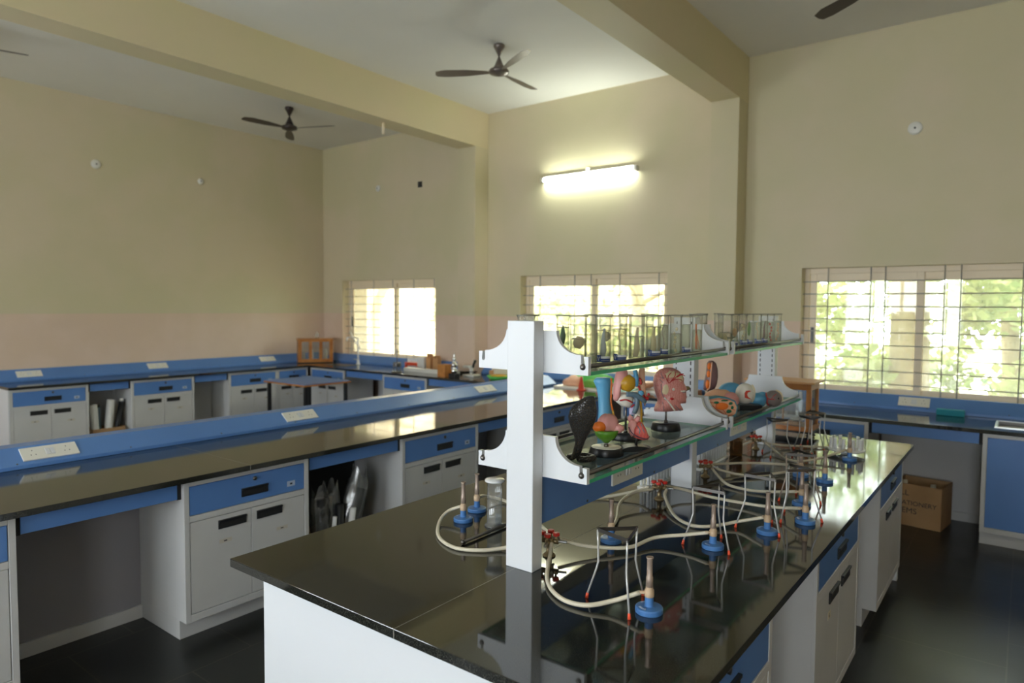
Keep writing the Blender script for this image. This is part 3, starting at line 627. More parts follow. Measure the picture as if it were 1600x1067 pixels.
for i, v in enumerate(m.v[:14 * 18]): m.v[i] = (v[0] * 1.0 + (v[0] - .01) * .10 if v[2] > .08 else v[0], v[1], v[2])
m.build('body', 'cobra_scales', t)
# flower model
t = thing('flower_model', 'flower ovary model with green sepals and orange and pink petals on a round base', 'model', (2.13, 1.19, ZL), RV)
dbase(t, .063, .028, top='cream_white', pole=.055, pr=.006)
MB().lathe([(.009, .044), (.014, .050), (.028, .058), (.040, .072), (.046, .090), (.041, .092), (0, .080)], 14).build('sepals', 'leaf_green', t)
m = MB().use('petal_pink').ball((.006, .008, .112), (.040, .032, .036), 18, 12, fn=lambda d: .09 * sin(6 * math.atan2(d.y, d.x)))
m.ball((.040, -.006, .097), (.022, .014, .018), 12, 8, fn=lambda d: .12 * sin(5 * d.x * 3)); m.build('petals', 'petal_pink', t)
MB().ball((-.028, -.014, .104), (.025, .020, .020), 14, 10).build('ovary', 'orange_paint', t)
# heart
t = thing('heart_model', 'red and pink heart model on a small black stand', 'model', (2.262, 1.135, ZL), RV)
m = MB()
for i in range(10):
    a0, a1 = pi * i / 10, pi * (i + 1) / 10
    m.add([(-.062 * cos(a), y, .002 + .020 * sin(a)) for a in (a0, a1) for y in (-.03, .03)] + [(-.062 * cos(a), y, .0003) for a in (a0, a1) for y in (-.03, .03)], [(0, 1, 3, 2), (4, 6, 7, 5), (0, 2, 6, 4), (1, 5, 7, 3)])
m.build('base', 'black_plastic', t)
MB().tube([(0, 0, .020), (0, 0, .062)], .005, 10).build('pole', 'black_plastic', t)
m = MB().use('heart_streak')
puff(m, [(-.010, .050), (.022, .040), (.044, .043), (.046, .055), (.034, .085), (.022, .105), (.008, .112), (-.008, .100), (-.018, .075)], .030, 9)
m.build('ventricle', 'heart_streak', t)
m = MB(); puff(m, [(-.020, .052), (-.030, .070), (-.033, .092), (-.025, .118), (-.008, .118), (0, .105), (-.010, .085), (-.012, .06)], .028, 9); m.tube([(-.018, 0, .108), (-.026, -.004, .124), (-.022, -.006, .134)], [.012, .010, .008], 12).tube([(-.008, 0, .108), (.002, -.004, .120), (.006, -.006, .130)], [.011, .009, .008], 12)
m.build('atrium', 'petal_pink', t)
m = MB(); m.tube(smooth_path([(-.033, -.018, .092), (-.022, -.027, .072), (0, -.031, .058), (.030, -.028, .050), (.046, -.014, .056)], 5), .0022, 6); m.build('groove', 'vein_dark', t)
m = MB(); m.tube(smooth_path([(.012, -.022, .106), (.018, -.029, .085), (.03, -.026, .065)], 4), .0016, 6).tube(smooth_path([(-.004, -.024, .1), (.006, -.030, .084), (.004, -.032, .07)], 4), .0014, 6).tube([(-.020, -.007, .128), (-.018, -.008, .136)], .004, 8); m.build('vessels', 'teal_paint', t)
# kidney/ear organ model
t = thing('organ_model', 'tall organ cross-section model with yellow block and red loop, behind the heart', 'model', (2.44, 1.275, ZL), RV)
dbase(t, .066, .028, pole=.17)
m = MB(); puff(m, [(-.052, .16), (-.054, .20), (-.048, .25), (-.040, .285), (.0, .29), (.005, .27), (-.02, .24), (-.025, .20), (-.028, .165), (-.040, .152)], .035, 7); m.build('pink_lobe', 'petal_pink', t)
MB().ball((.000, -.020, .232), (.036, .022, .034), 16, 10, fn=lambda d: .08 * sin(7 * d.x) * cos(6 * d.z)).build('yellow_lobe', 'yellow_ochre', t)
m = MB(); puff(m, [(-.045, .155), (-.02, .135), (.012, .128), (.028, .145), (.03, .17), (.01, .19), (-.02, .192), (-.04, .182)], .030, 7); m.build('cream_lobe', 'cream_white', t)
m = MB().tube(smooth_path([(-.030, -.030, .162), (-.005, -.036, .166), (.02, -.034, .155)], 4), .003, 6).tube(smooth_path([(.014, -.034, .135), (.028, -.032, .147)], 3), .003, 6)
m.tube([(.042 + .013 * cos(a), -.025, .236 + .015 * sin(a)) for a in [-.6 + i * .36 for i in range(15)]], .005, 8); m.tube([(.045, -.025, .222), (.052, -.02, .205), (.075, -.02, .172)], .004, 8).ball((.082, -.02, .17), .008, 10, 6).ball((.088, -.018, .186), .006, 8, 6); m.build('red_vessel', 'artery_red', t)
m = MB().tube(smooth_path([(-.005, -.032, .188), (.03, -.032, .186), (.055, -.028, .172), (.075, -.02, .155)], 4), [.010, .010, .010, .011, .011, .011, .011, .011, .010, .010, .010, .009, .008][:13], 10); m.tube(smooth_path([(.030, -.02, .19), (.040, -.026, .165), (.038, -.026, .135), (.03, -.024, .11)], 4), .010, 10); m.build('grey_duct', 'grey_blue', t)
m = MB().tube([(.030, -.02, .285), (.038, -.024, .25), (.036, -.022, .22)], .009, 8).ball((.055, -.028, .192), (.013, .010, .012), 12, 8); m.build('blue_duct', 'sky_blue', t)
m = MB(); puff(m, [(.012, .13), (.014, .095), (.020, .075), (.034, .078), (.040, .11), (.042, .14)], .012, 6); m.build('lilac_tail', 'pale_lilac', t)
m = MB(); puff(m, [(.046, .165), (.038, .13), (.026, .085), (.020, .066), (.035, .048), (.055, .046), (.068, .065), (.070, .10), (.066, .14), (.058, .17)], .016, 6, yoff=.004); m.build('white_cone', 'cream_white', t)
MB().tube(smooth_path([(.056, -.016, .165), (.060, -.017, .12), (.062, -.016, .07)], 4), .0045, 6).build('ochre_stripe', 'yellow_ochre', t)
m = MB(); puff(m, [(.055, .29), (.050, .25), (.060, .20), (.072, .16), (.080, .13), (.086, .15), (.082, .20), (.078, .25), (.076, .29)], .018, 6, yoff=.014); m.build('back_wall', 'peach', t)
# blue long model
t = thing('root_model', 'tall sky-blue trumpet-shaped model with an orange cut edge, behind the cobra', 'model', (2.50, 1.41, ZL), RV)
m = MB(); etube(m, [(.012, 0, 0, .040, .030), (.012, 0, .010, .040, .030), (.010, 0, .05, .038, .028), (.004, 0, .10, .028, .024), (.000, 0, .15, .027, .022), (-.003, 0, .19, .031, .024), (-.006, 0, .212, .037, .027), (-.008, 0, .222, .040, .028), (-.008, 0, .232, .036, .026), (-.006, 0, .238, .03, .022)]); m.build('body', 'sky_blue', t)
m = MB(); m.tube(smooth_path([(.026, -.014, .236), (.027, -.013, .19), (.028, -.012, .13), (.040, -.014, .08), (.052, -.010, .03), (.052, -.008, .004)], 5), .0042, 6); m.build('cut_edge', 'orange_paint', t)
m = MB(); m.tube(smooth_path([(.034, -.018, .10), (.044, -.016, .06), (.050, -.013, .02)], 4), .004, 6); m.build('inner_layer', 'yellow_ochre', t)
# head
t = thing('head_model', 'flesh pink human head model showing face muscles, on a round black base', 'model', (2.74, 1.235, ZL), RV)
dbase(t, .064, .032, pole=.10)
k = 1 / 8.89 / 361.
HP = [(210, 720), (245, 660), (262, 610), (255, 560), (225, 470), (200, 390), (188, 300), (200, 215), (235, 160), (290, 118), (350, 98), (420, 95), (490, 112), (545, 145), (585, 190), (607, 235), (600, 275), (606, 300), (632, 345), (650, 385), (640, 420), (642, 470), (650, 505), (640, 540), (645, 575), (630, 598), (560, 605), (565, 640), (600, 700), (560, 705), (470, 712), (370, 722)]
hp = [((x - 372) * k, .032 + (880 - y) * k) for x, y in HP]
m = MB(); puff(m, hp, .062, 12, .38, c=((400 - 372) * k, .032 + (880 - 420) * k)); m.build('head', 'muscle_streak', t)
HD = lambda x, y, d=-.060: ((x - 372) * k, d, .032 + (880 - y) * k)
m = MB(); m.ball(HD(325, 385, -.050), (.022, .014, .036), 14, 10); m.build('ear', 'bone_cream', t)
m = MB(); puff(m, [HD(x, y)[::2] for x, y in ((245, 200), (300, 135), (370, 108), (440, 110), (520, 140), (580, 190), (600, 240), (585, 265), (520, 290), (430, 300), (370, 300), (320, 250))], .0604, 12, .34, c=((400 - 372) * k, .032 + (880 - 330) * k)); m.build('scalp', 'bone_cream', t)
m = MB().use('cream_white').ball(HD(423, 382, -.058), (.0085, .006, .009), 12, 8); m.ball(HD(535, 408, -.052), (.021, .009, .007), 12, 8); m.build('cheek_and_eyelid', 'cream_white', t)
m = MB()
for pts in ([(360, 300), (325, 240), (305, 180)], [(360, 300), (430, 240), (500, 180), (560, 165)], [(380, 280), (440, 200), (445, 140)], [(410, 260), (480, 240), (540, 255)], [(345, 280), (350, 200), (390, 150)], [(470, 215), (530, 180), (580, 195)]): m.tube(smooth_path([HD(*p, d=-.060) for p in pts], 4), .0019, 6)
m.ball(HD(405, 515, -.059), (.010, .006, .006), 10, 6); m.build('arteries', 'artery_red', t)
m = MB()
for pts in ([(350, 295), (290, 300), (230, 240)], [(285, 235), (255, 180), (250, 150)], [(290, 235), (230, 215)], [(255, 310), (265, 430), (320, 540), (430, 650)], [(490, 430), (550, 432), (600, 418)], [(360, 520), (440, 590), (530, 690)], [(280, 560), (300, 680)], [(440, 500), (470, 450)]): m.tube(smooth_path([HD(*p, d=-.0585) for p in pts], 4), .0011, 6)
m.build('veins', 'grey_blue', t)
m = MB(); m.tube(smooth_path([HD(*p, d=-.058) for p in ((300, 500), (360, 560), (420, 640), (450, 680))], 4), .004, 8); m.build('neck_tendon', 'cream_white', t)
m = MB().ball(HD(655, 385, -.010), (.013, .012, .010), 10, 8).ball(HD(634, 395, -.03), (.004, .004, .007), 8, 6); m.build('nose_bolt', 'brass', t)
# curved purple-brown block on a stand
t = thing('tissue_model', 'upright purple-brown block with orange cells on its cut side, on a stand', 'model', (3.62, 1.37, ZL), RV)
MB().box(-.03, .03, -.03, .03, 0, .010).build('base', 'black_plastic', t); MB().tube([(.006, 0, .01), (.006, 0, .10)], .004, 8).tube([(-.012, 0, .01), (-.012, 0, .10)], .006, 8).build('pole', 'dark_steel', t)
m = MB(); puff(m, [(-.040, .085), (-.028, .080), (-.005, .078), (.018, .088), (.030, .115), (.036, .16), (.034, .20), (.024, .235), (.008, .248), (-.012, .248), (-.024, .235), (-.026, .18), (-.038, .12)], .030, 8, .3); m.build('block', 'purple_brown', t)
m = MB()
for x, z, a, b in ((-.019, .218, .011, .020), (-.022, .175, .010, .020), (-.026, .118, .012, .026)): m.ball((x, -.026, z), (a, .008, b), 12, 8)
m.build('orange_cells', 'orange_paint', t)
m = MB(); m.tube(smooth_path([(-.006, -.029, .24), (-.009, -.031, .20), (-.012, -.031, .15), (-.016, -.029, .10), (-.03, -.024, .086)], 4), .004, 6); m.build('pale_rim', 'peach', t)
# plant cell wedge, brain, eye, embryo
t = thing('cell_model', 'leaning wedge-shaped model with teal rind and orange core, on the far glass shelf', 'model', (3.20, 1.135, ZL), RV)
tw = [(-.112, .088), (-.085, .105), (-.04, .112), (.01, .105), (.045, .090), (.058, .060), (.052, .025), (.025, .004), (.0, .004), (-.03, .018), (-.07, .050)]
MB().prism(tw, lambda u, v, w: (u, w, v), -.012, .032).build('rind', 'teal_paint', t, .003)
cw = [(x * .90 - .002, .056 + (z - .056) * .86) for x, z in tw]
MB().prism(cw, lambda u, v, w: (u, w, v), -.016, -.0122).build('cut_face', 'peach', t)
m = MB().ball((-.022, -.016, .064), (.032, .005, .018), 14, 8); m.build('core', 'orange_paint', t)
m = MB().ball((.012, -.017, .040), (.013, .004, .009), 8, 6, .3).ball((-.05, -.0165, .082), (.013, .003, .006), 8, 6, .3).ball((.02, -.0165, .078), (.010, .003, .007), 8, 6, .3).ball((.028, -.0165, .058), (.007, .003, .008), 8, 6, .3).ball((-.01, -.0165, .092), (.018, .003, .004), 8, 6, .3); m.build('green_bodies', 'dark_green', t)
m = MB()
for pts in ([(-.09, .086), (-.05, .075), (-.01, .04), (.0, .022)], [(-.08, .096), (-.03, .100), (.02, .094)], [(-.07, .068), (-.04, .045), (0, .020), (.03, .025)], [(.03, .05), (.042, .045)]): m.tube(smooth_path([(x, -.0165, z) for x, z in pts], 4), .0014, 6)
m.build('membranes', 'bright_red', t)
t = thing('brain_model', 'peach folded brain model lying behind the teal-rinded wedge', 'model', (3.42, 1.245, ZL), RV)
MB().ball((0, 0, .058), (.085, .045, .058), 28, 16, fn=lambda d: .05 * sin(16 * d.x + 6 * sin(7 * d.z)) ).build('folds', 'peach', t)
MB().ball((.045, -.02, .062), (.05, .034, .042), 20, 12, fn=lambda d: .04 * sin(13 * d.z + 5 * d.x)).build('lobe', 'petal_pink', t)
t = thing('eye_model', 'white ball-shaped model with a red patch on a black block', 'model', (3.56, 1.165, ZL), RV)
MB().box(-.035, .085, -.04, .03, 0, .030).build('block', 'black_plastic', t, .002)
m = MB().ball((.005, 0, .086), (.050, .042, .056), 24, 16); m.build('ball', 'cream_white', t)
m = MB().prism([(-.012, .070), (.0, .066), (.022, .062), (.004, .074), (-.002, .086), (.002, .098), (.018, .104), (.012, .108), (-.006, .106), (-.013, .094)], lambda u, v, w: (u + .002, w, v), -.046, -.036); m.build('red_patch', 'bright_red', t)
m = MB().tube([(.045 * cos(a) * .6 + .032, .0 + .03 * cos(a) * .2, .086 + .05 * sin(a)) for a in [-1.2 + i * .3 for i in range(9)]], .004, 6); m.build('clear_rim', 'bone_cream', t)
t = thing('blue_dome_model', 'sky-blue dome model peeping out behind the white ball', 'model', (3.80, 1.30, ZL), RV)
MB().ball((-.02, 0, .058), (.075, .05, .058), 20, 12).build('dome', 'sky_blue', t)
t = thing('embryo_model', 'grey and blue embryo model with red vessel lines, right of the white ball', 'model', (3.70, 1.10, ZL), RV)
MB().ball((-.035, 0, .042), (.045, .038, .042), 20, 12, fn=lambda d: .05 * sin(5 * d.z)).ball((-.005, .02, .062), (.03, .02, .024), 12, 8).build('sac', 'sky_blue', t)
MB().ball((.045, -.002, .050), (.048, .036, .046), 20, 12).build('body', 'purple_brown', t).data.materials[0] = mat('embryo_grey', (.22, .18, .17), .4)
m = MB().tube(smooth_path([(-.005, -.030, .088), (.0, -.037, .06), (.018, -.038, .052), (.04, -.039, .052)], 4), .0024, 6).tube(smooth_path([(0, -.036, .058), (.002, -.036, .03), (.02, -.03, .01)], 4), .0028, 6).tube(smooth_path([(.022, -.037, .053), (.035, -.038, .07), (.05, -.036, .082)], 4), .0016, 6); m.build('vessels', 'artery_red', t)
m = MB().ball((.062, -.034, .056), (.005, .004, .006), 8, 6); m.build('eye_spot', 'socket_dark', t)
m = MB().tube([(.055 + .042 * cos(a), .0, .05 + .046 * sin(a)) for a in [-.3 + i * .22 for i in range(9)]], .0045, 6); m.build('pale_rim', 'bone_cream', t)
tag(B(3.60, 3.66, 1.08, 1.095, ZL, ZL + .012).build('paper_tag', 'paper_cream'), 'small cream tag lying on the glass in front of the black block', 'tag')

# ---------------------------------------------------------------- specimen jars on the upper glass shelf
def jar(label, x, y, r, level, spec=None, sticker=0, h=.172):
    t = thing('specimen_jar', label, 'jar', (x, y, ZU), RV, 'specimen jars on the upper shelf')
    b = MB().lathe([(0, .0), (r * .97, .0), (r, .004), (r, h - .012), (r + .002, h - .008), (r + .002, h - .006)], 24); b.build('body', 'jar_glass', t)
    MB().lathe([(0, h - .0055), (r + .004, h - .0055), (r + .004, h - .0012), (0, h)], 24).build('lid', 'jar_glass', t)
    MB().lathe([(0, .006), (r - .004, .006), (r - .004, level), (0, level)], 20).build('liquid', 'liquid', t)
    MB().tube([((r - .003) * cos(2 * pi * k / 20), (r - .003) * sin(2 * pi * k / 20), level) for k in range(20)], .0009, 5, closed=True).build('liquid_line', 'rim_grey', t)
    MB().tube([((r + .002) * cos(2 * pi * k / 24), (r + .002) * sin(2 * pi * k / 24), h - .004) for k in range(24)], .0017, 6, closed=True).build('rim', 'rim_grey', t)
    if spec:
        kind, mt = spec; m = MB(); q = r / .03
        if kind == 'leaf': puff(m, [(-.0, .05), (.010 * q, .07), (.014 * q, .095), (.006 * q, .125), (0, .135), (-.008 * q, .12), (-.014 * q, .085), (-.010 * q, .062)], .006, 5)
        elif kind == 'blob': m.ball((.002, 0, .075), (.020 * q, .018 * q, .022), 14, 10, fn=lambda d: .12 * sin(7 * d.x) * sin(6 * d.z))
        elif kind == 'roots':
            rr = random.Random(int(x * 1000)); m.tube([(-.006 * q, 0, .13), (-.004 * q, 0, .09)], .004, 8)
            for k in range(7): m.tube(smooth_path([(-.004 * q, 0, .095), (rr.uniform(-.012, .01) * q, rr.uniform(-.01, .01), .06), (rr.uniform(-.016, .018) * q, rr.uniform(-.01, .01), .02)], 3), .0016, 5)
        elif kind == 'strip': etube(m, [(-.004, 0, .015, .009 * q, .004), (.002, 0, .05, .012 * q, .005), (.0, 0, .09, .008 * q, .004), (.004, 0, .125, .004 * q, .003)], 10)
        elif kind == 'twig':
            m.tube(smooth_path([(0, 0, .015), (.004, 0, .06), (-.004, 0, .10), (.004, 0, .13)], 4), .0014, 5)
            for k in range(6): m.tube([(0, 0, .04 + k * .014), ((-1) ** k * .012 * q, 0, .05 + k * .014)], .001, 5)
        elif kind == 'spots':
            rr = random.Random(int(x * 999))
            for k in range(6): m.ball((rr.uniform(-.01, .01) * q, 0, .02 + k * .018), (.006, .005, .008), 8, 6)
        elif kind == 'frog': m.ball((0, 0, .05), (.011, .008, .020), 10, 8).tube([(.005, 0, .04), (.014 * q, 0, .02), (.006, 0, .010)], .003, 6).tube([(-.005, 0, .04), (-.014 * q, 0, .022), (-.006, 0, .010)], .003, 6).tube([(0, 0, .065), (.012 * q, 0, .085)], .0025, 6)
        m.build('specimen', mt, t)
    if sticker:
        w = min(r * .92, .024); ang = 0
        def arc(m, a0, a1, z0, z1, rr):
            n = 6; vs = []
            for k in range(n + 1):
                a = -pi / 2 + a0 + (a1 - a0) * k / n; vs += [(rr * cos(a), rr * sin(a), z0), (rr * cos(a), rr * sin(a), z1), ((rr - .0006) * cos(a), (rr - .0006) * sin(a), z0), ((rr - .0006) * cos(a), (rr - .0006) * sin(a), z1)]
            fs = []
            for k in range(n): i = 4 * k; fs += [(i, i + 4, i + 5, i + 1), (i + 2, i + 3, i + 7, i + 6), (i + 1, i + 5, i + 7, i + 3), (i, i + 2, i + 6, i + 4)]
            fs += [(0, 1, 3, 2), (4 * n, 4 * n + 2, 4 * n + 3, 4 * n + 1)]
            m.add(vs, fs)
        m = MB().use('label_blue'); A = .95
        arc(m, -A, -A * .42, .010, .034, r + .0012)
        m.use('label_white'); arc(m, -A * .42, A, .022, .030, r + .0011); m.use('label_blue'); arc(m, -A * .42, A, .010, .022, r + .0011)
        m.use('label_white')
        rr = r + .0022
        def onr(a, z): a = -pi / 2 + a; return Vector((rr * cos(a), rr * sin(a), z))
        a0 = -A * .71
        m.tube([onr(a0 - .13, .029), onr(a0, .014), onr(a0 + .13, .029)], .0012, 4)          # the V mark
        for k in range(7): m.tube([onr(-A * .3 + k * .16, .016), onr(-A * .3 + k * .16 + .09, .016)], .0009, 4)
        m.build('label', 'label_blue', t)
    return t
J = [
 (1.915, 1.40, .031, .130, ('twig', 'vein_dark'), 0, 'leftmost specimen jar, its rim seen above the near post'),
 (2.000, 1.44, .027, .128, None, 0, 'plain jar just left of the near post bracket, behind the post top'),
 (2.062, 1.34, .024, .125, ('leaf', 'dark_green'), 0, 'jar with a dark green pointed leaf, behind the near bracket'),
 (2.000, 1.235, .030, .088, ('blob', 'bone_cream'), 0, 'jar with a cream blob-like specimen above the near bracket'),
 (2.36, 1.40, .024, .130, None, 0, 'clear jar standing in the back row behind the two V-labelled jars'),
 (2.035, 1.155, .0265, .120, ('strip', 'label_light'), 1, 'first V-labelled jar from the near end of the shelf'),
 (2.135, 1.145, .0265, .122, ('twig', 'bone_cream'), 1, 'second V-labelled jar with a fine branching specimen'),
 (2.259, 1.14, .0285, .092, ('strip', 'bone_cream'), 0, 'wide jar with a low liquid line right of the second V-labelled jar'),
 (2.422, 1.15, .029, .124, ('strip', 'bone_cream'), 1, 'broad V-labelled jar with a pale strip specimen in the middle of the near shelf'),
 (2.554, 1.17, .022, .128, ('twig', 'purple_brown'), 1, 'slim V-labelled jar touching the broad one on its right'),
 (2.645, 1.155, .024, .092, ('spots', 'bone_cream'), 0, 'unlabelled jar with half-height liquid left of the last V-labelled jar'),
 (2.725, 1.145, .0215, .128, None, 1, 'V-labelled jar next to the brown rooty specimen'),
 (2.80, 1.125, .0225, .105, ('roots', 'orange_paint'), 0, 'jar with a brown-orange rooty specimen at the end of the near shelf'),
 (2.52, 1.42, .028, .120, ('blob', 'bone_cream'), 0, 'jar in the back row behind the broad V-labelled jar'),
 (2.70, 1.42, .028, .125, ('twig', 'vein_dark'), 0, 'jar in the back row behind the half-filled jar'),
 (2.88, 1.40, .028, .120, None, 0, 'last back-row jar of the near shelf, close to the middle post'),
 (3.10, 1.22, .021, .122, ('roots', 'purple_brown'), 0, 'first jar of the far shelf with a dark brown specimen, beside the middle post'),
 (3.20, 1.30, .026, .110, ('strip', 'bone_cream'), 0, 'second jar of the far shelf with a pale strip, behind the bracket'),
 (3.31, 1.185, .036, .078, ('frog', 'bone_cream'), 0, 'widest jar of the far shelf with low liquid and a frog-like specimen'),
 (3.43, 1.18, .0185, .132, ('blob', 'pale_wood'), 1, 'slim brown-filled jar right of the widest jar'),
 (3.515, 1.165, .021, .120, ('spots', 'bone_cream'), 1, 'V-labelled slim jar directly right of the brown-filled jar'),
 (3.615, 1.165, .020, .126, ('leaf', 'leaf_green'), 1, 'slim V-labelled jar with a greenish leaf high in the liquid'),
 (3.72, 1.155, .0225, .126, ('twig', 'pale_wood'), 1, 'V-labelled jar with a twiggy brown specimen on the far shelf'),
 (3.84, 1.155, .020, .130, ('strip', 'purple_brown'), 1, 'V-labelled jar with a dark strip on the far shelf'),
 (3.94, 1.15, .019, .124, ('spots', 'muscle_red'), 0, 'jar with pinkish dots, second from the far end of the shelf'),
 (4.045, 1.14, .021, .128, ('spots', 'peach'), 0, 'last jar at the far end of the upper shelf'),
 (3.55, 1.40, .026, .12, None, 0, 'back-row jar of the far shelf behind the slim V-labelled jars'),
 (3.80, 1.40, .026, .12, None, 0, 'back-row jar of the far shelf nearest to the balance case'),
]
for x, y, r, lv, sp, st, l in J: jar(l, x, y, r, lv, sp, st)

# ---------------------------------------------------------------- things on the window bench
cz = .85
t = thing('glazed_cabinet', 'small wooden glazed cabinet standing in the far corner', 'case', (6.12, 8.34, cz), radians(-30))
W_, D_, H_ = .50, .20, .36
MB().box(-W_ / 2, W_ / 2, 0, D_, 0, .012).build('base_plate', 'black_plastic', t)
m = MB().box(-W_ / 2, W_ / 2, 0, D_, .012, .035).box(-W_ / 2 - .01, W_ / 2 + .01, -.01, D_ + .01, H_ - .02, H_)
for x in (-W_ / 2, W_ / 2 - .03): m.box(x, x + .03, 0, .03, .035, H_ - .02).box(x, x + .03, D_ - .03, D_, .035, H_ - .02)
m.build('frame', 'wood_grain', t)
for k in range(3):
    a = -W_ / 2 + .03 + k * (W_ - .06) / 3; b = a + (W_ - .06) / 3
    m = MB()
    for q in ((a, a + .022, .035, H_ - .02), (b - .022, b, .035, H_ - .02), (a + .022, b - .022, .035, .06), (a + .022, b - .022, H_ - .045, H_ - .02)): m.box(q[0], q[1], -.004, .010, q[2], q[3])
    d = m.build('door', 'wood_grain', t); MB().box(a + .022, b - .022, .001, .004, .06, H_ - .045).build('pane', 'clear_glass', d)
    if k: MB().ball((a + .002, -.008, .2), .008, 8, 6).build('knob', 'brass', d)
MB().box(-W_ / 2 + .002, -W_ / 2 + .005, .03, D_ - .03, .035, H_ - .02).build('side_pane', 'clear_glass', t)
for i, (x, c) in enumerate(((-.16, 'paper_cream'), (-.04, 'paper_white'), (.08, 'steel'), (.16, 'paper_cream'))): tag(MB().lathe([(0, 0), (.022, 0), (.022, .09 + .03 * (i % 2)), (.012, .12 + .03 * (i % 2)), (.012, .14 + .03 * (i % 2)), (0, .14 + .03 * (i % 2))], 14, (x, .12, .0355)).build('bottle', c, loc=(6.12, 8.34, cz)), '%s bottle inside the corner cabinet' % ('first pale', 'second white', 'third metallic', 'rightmost pale')[i], 'bottle').rotation_euler = (0, 0, radians(-30))
tag(MB().lathe([(0, 0), (.03, 0), (.03, .06), (.012, .08), (.012, .10), (0, .10)], 14, (6.19, 8.40, cz + H_ + .0005)).build('bottle', 'clear_glass'), 'clear bottle standing on top of the corner cabinet', 'bottle')
def faucet(label, x, y, hh):
    t = thing('faucet', label, 'tap', (x, y, cz)); 
    MB().lathe([(.03, 0), (.03, .008), (.02, .014), (.017, .06), (.013, .07)], 16).tube(smooth_path([(0, 0, .06), (0, 0, hh - .05), (0, .01, hh), (0, .08, hh + .005), (0, .20, hh + .004), (0, .24, hh - .002), (0, .245, hh - .05)], 5), .011, 10).build('spout', 'porcelain', t)
    MB().tube([(-.01, 0, .06), (-.05, 0, .075)], .006, 8).tube([(-.055, -.03, .075), (-.055, .03, .075)], .006, 8).build('handle', 'steel', t)
faucet('tall swan-neck tap at the corner sink, in front of the first window', 6.40, 7.72, .38)
t = thing('sink', 'black sink bowl sunk in the window bench below the swan-neck tap', 'sink', (0, 0, 0))
MB().box(6.02, 6.30, 7.55, 8.02, cz + .0006, cz + .0016).build('bowl', 'socket_dark', t)
tag(MB().tube([(6.6195, 8.18, 1.31), (6.50, 7.9, 1.17), (6.45, 7.74, 1.08)], .012, 8).build('waste_pipe', 'porcelain'), 'slanting white pipe from the wall to the corner sink tap', 'pipe')
t = thing('sink', 'steel-rimmed dark sink at the right picture edge', 'sink', (0, 0, 0))
m = MB()
for q in ((5.985, 6.355, -.565, -.55), (5.985, 6.355, .13, .145), (5.985, 6.0, -.55, .13), (6.34, 6.355, -.55, .13)): m.box(*q, .8505, .855)
m.build('rim', 'steel', t)
m = MB()
for q in ((6.001, 6.339, -.549, -.545), (6.001, 6.339, .125, .129), (6.001, 6.005, -.549, .129), (6.335, 6.339, -.549, .129)): m.box(*q, .64, .8506)
m.box(6.001, 6.339, -.549, .129, .636, .64); m.build('bowl', 'dark_steel', t)
tag(MB().box(6.385, 6.445, .352, .545, cz + .0006, cz + .052).build('sponge', 'teal_sponge', bevel=.008), 'teal sponge block lying against the blue strip under the big window', 'sponge')
t = thing('clamp_stand', 'retort stand with a flask near the edge of the window bench', 'stand', (5.94, 6.40, cz))
MB().box(-.05, .05, -.05, .05, 0, .012).tube([(0, 0, .012), (0, 0, .30)], .005, 8).build('stand', 'dark_steel', t)
MB().lathe([(0, .014), (.055, .014), (.055, .10), (.05, .12), (.05, .13)], 20).build('beaker', 'clear_glass', t)
MB().lathe([(0, .075), (.05, .075), (.05, .125), (0, .125)], 20).build('dark_ring', 'black_plastic', t)
t = thing('ring_stand', 'thin wire loop stand in front of the first window', 'stand', (6.30, 6.60, cz))
MB().lathe([(.04, 0), (.04, .006), (0, .008)], 16).tube([(0, 0, .006), (0, 0, .34)], .003, 6).tube([(0, .02 * cos(a), .36 + .02 * sin(a)) for a in [2 * pi * i / 12 for i in range(12)]], .002, 5, closed=True).build('wire', 'dark_steel', t)
t = thing('tube_rack', 'orange-red rack holding white tubes under the first window', 'rack', (6.44, 6.62, cz))
MB().box(-.04, .04, -.12, .12, .045, .085).box(-.04, .04, -.12, -.112, 0, .045).box(-.04, .04, .112, .12, 0, .045).build('frame', 'orange_rubber', t)
for k in range(6): MB().lathe([(0, .003), (.011, .008), (.011, .13), (0, .13)], 10, (0, -.095 + .038 * k, 0)).build('tube', 'porcelain', t)
tag(MB().box(-.05, .05, -.45, .45, 0, .045).build('tray', 'white_plastic', loc=(6.17, 6.02, cz + .0006)), 'long low white tray on the window bench', 'tray')
for i, (x, y, h, l) in enumerate(((6.44, 6.43, .16, 'white carton at the right jamb of the first window'),)): tag(MB().box(-.05, .05, -.06, .06, 0, h).build('carton', 'paper_white', loc=(x, y, cz)), l, 'carton')
def castle(label, x, y, w, h):
    t = thing('wooden_holder', label, 'holder', (x, y, cz)); m = MB().box(-.035, .035, -w / 2, w / 2, 0, h * .72)
    for s in (-1, 1): m.prism([(s * w / 2, h * .72), (s * w / 2 - s * .035, h * .72), (s * w / 2 - s * .02, h)], lambda u, v, q: (q, u, v), -.035, .035)
    m.build('body', 'pale_wood', t)
castle('wooden holder with two pointed ends beside the white carton', 6.44, 6.30, .08, .22)
castle('second two-pointed wooden holder, nearer to the glass globes', 6.44, 6.17, .08, .20)
tag(MB().box(-.06, .06, -.06, .06, 0, .15).build('wooden_block', 'wood_grain', loc=(5.97, 5.60, cz), bevel=.003), 'orange wooden block near the edge of the window bench', 'block')
t = thing('glass_flask', 'stack of silvery glass globes on a black foot beside the wooden block', 'flask', (5.95, 5.42, cz))
MB().box(-.045, .045, -.05, .05, 0, .05).build('foot', 'black_plastic', t, .004)
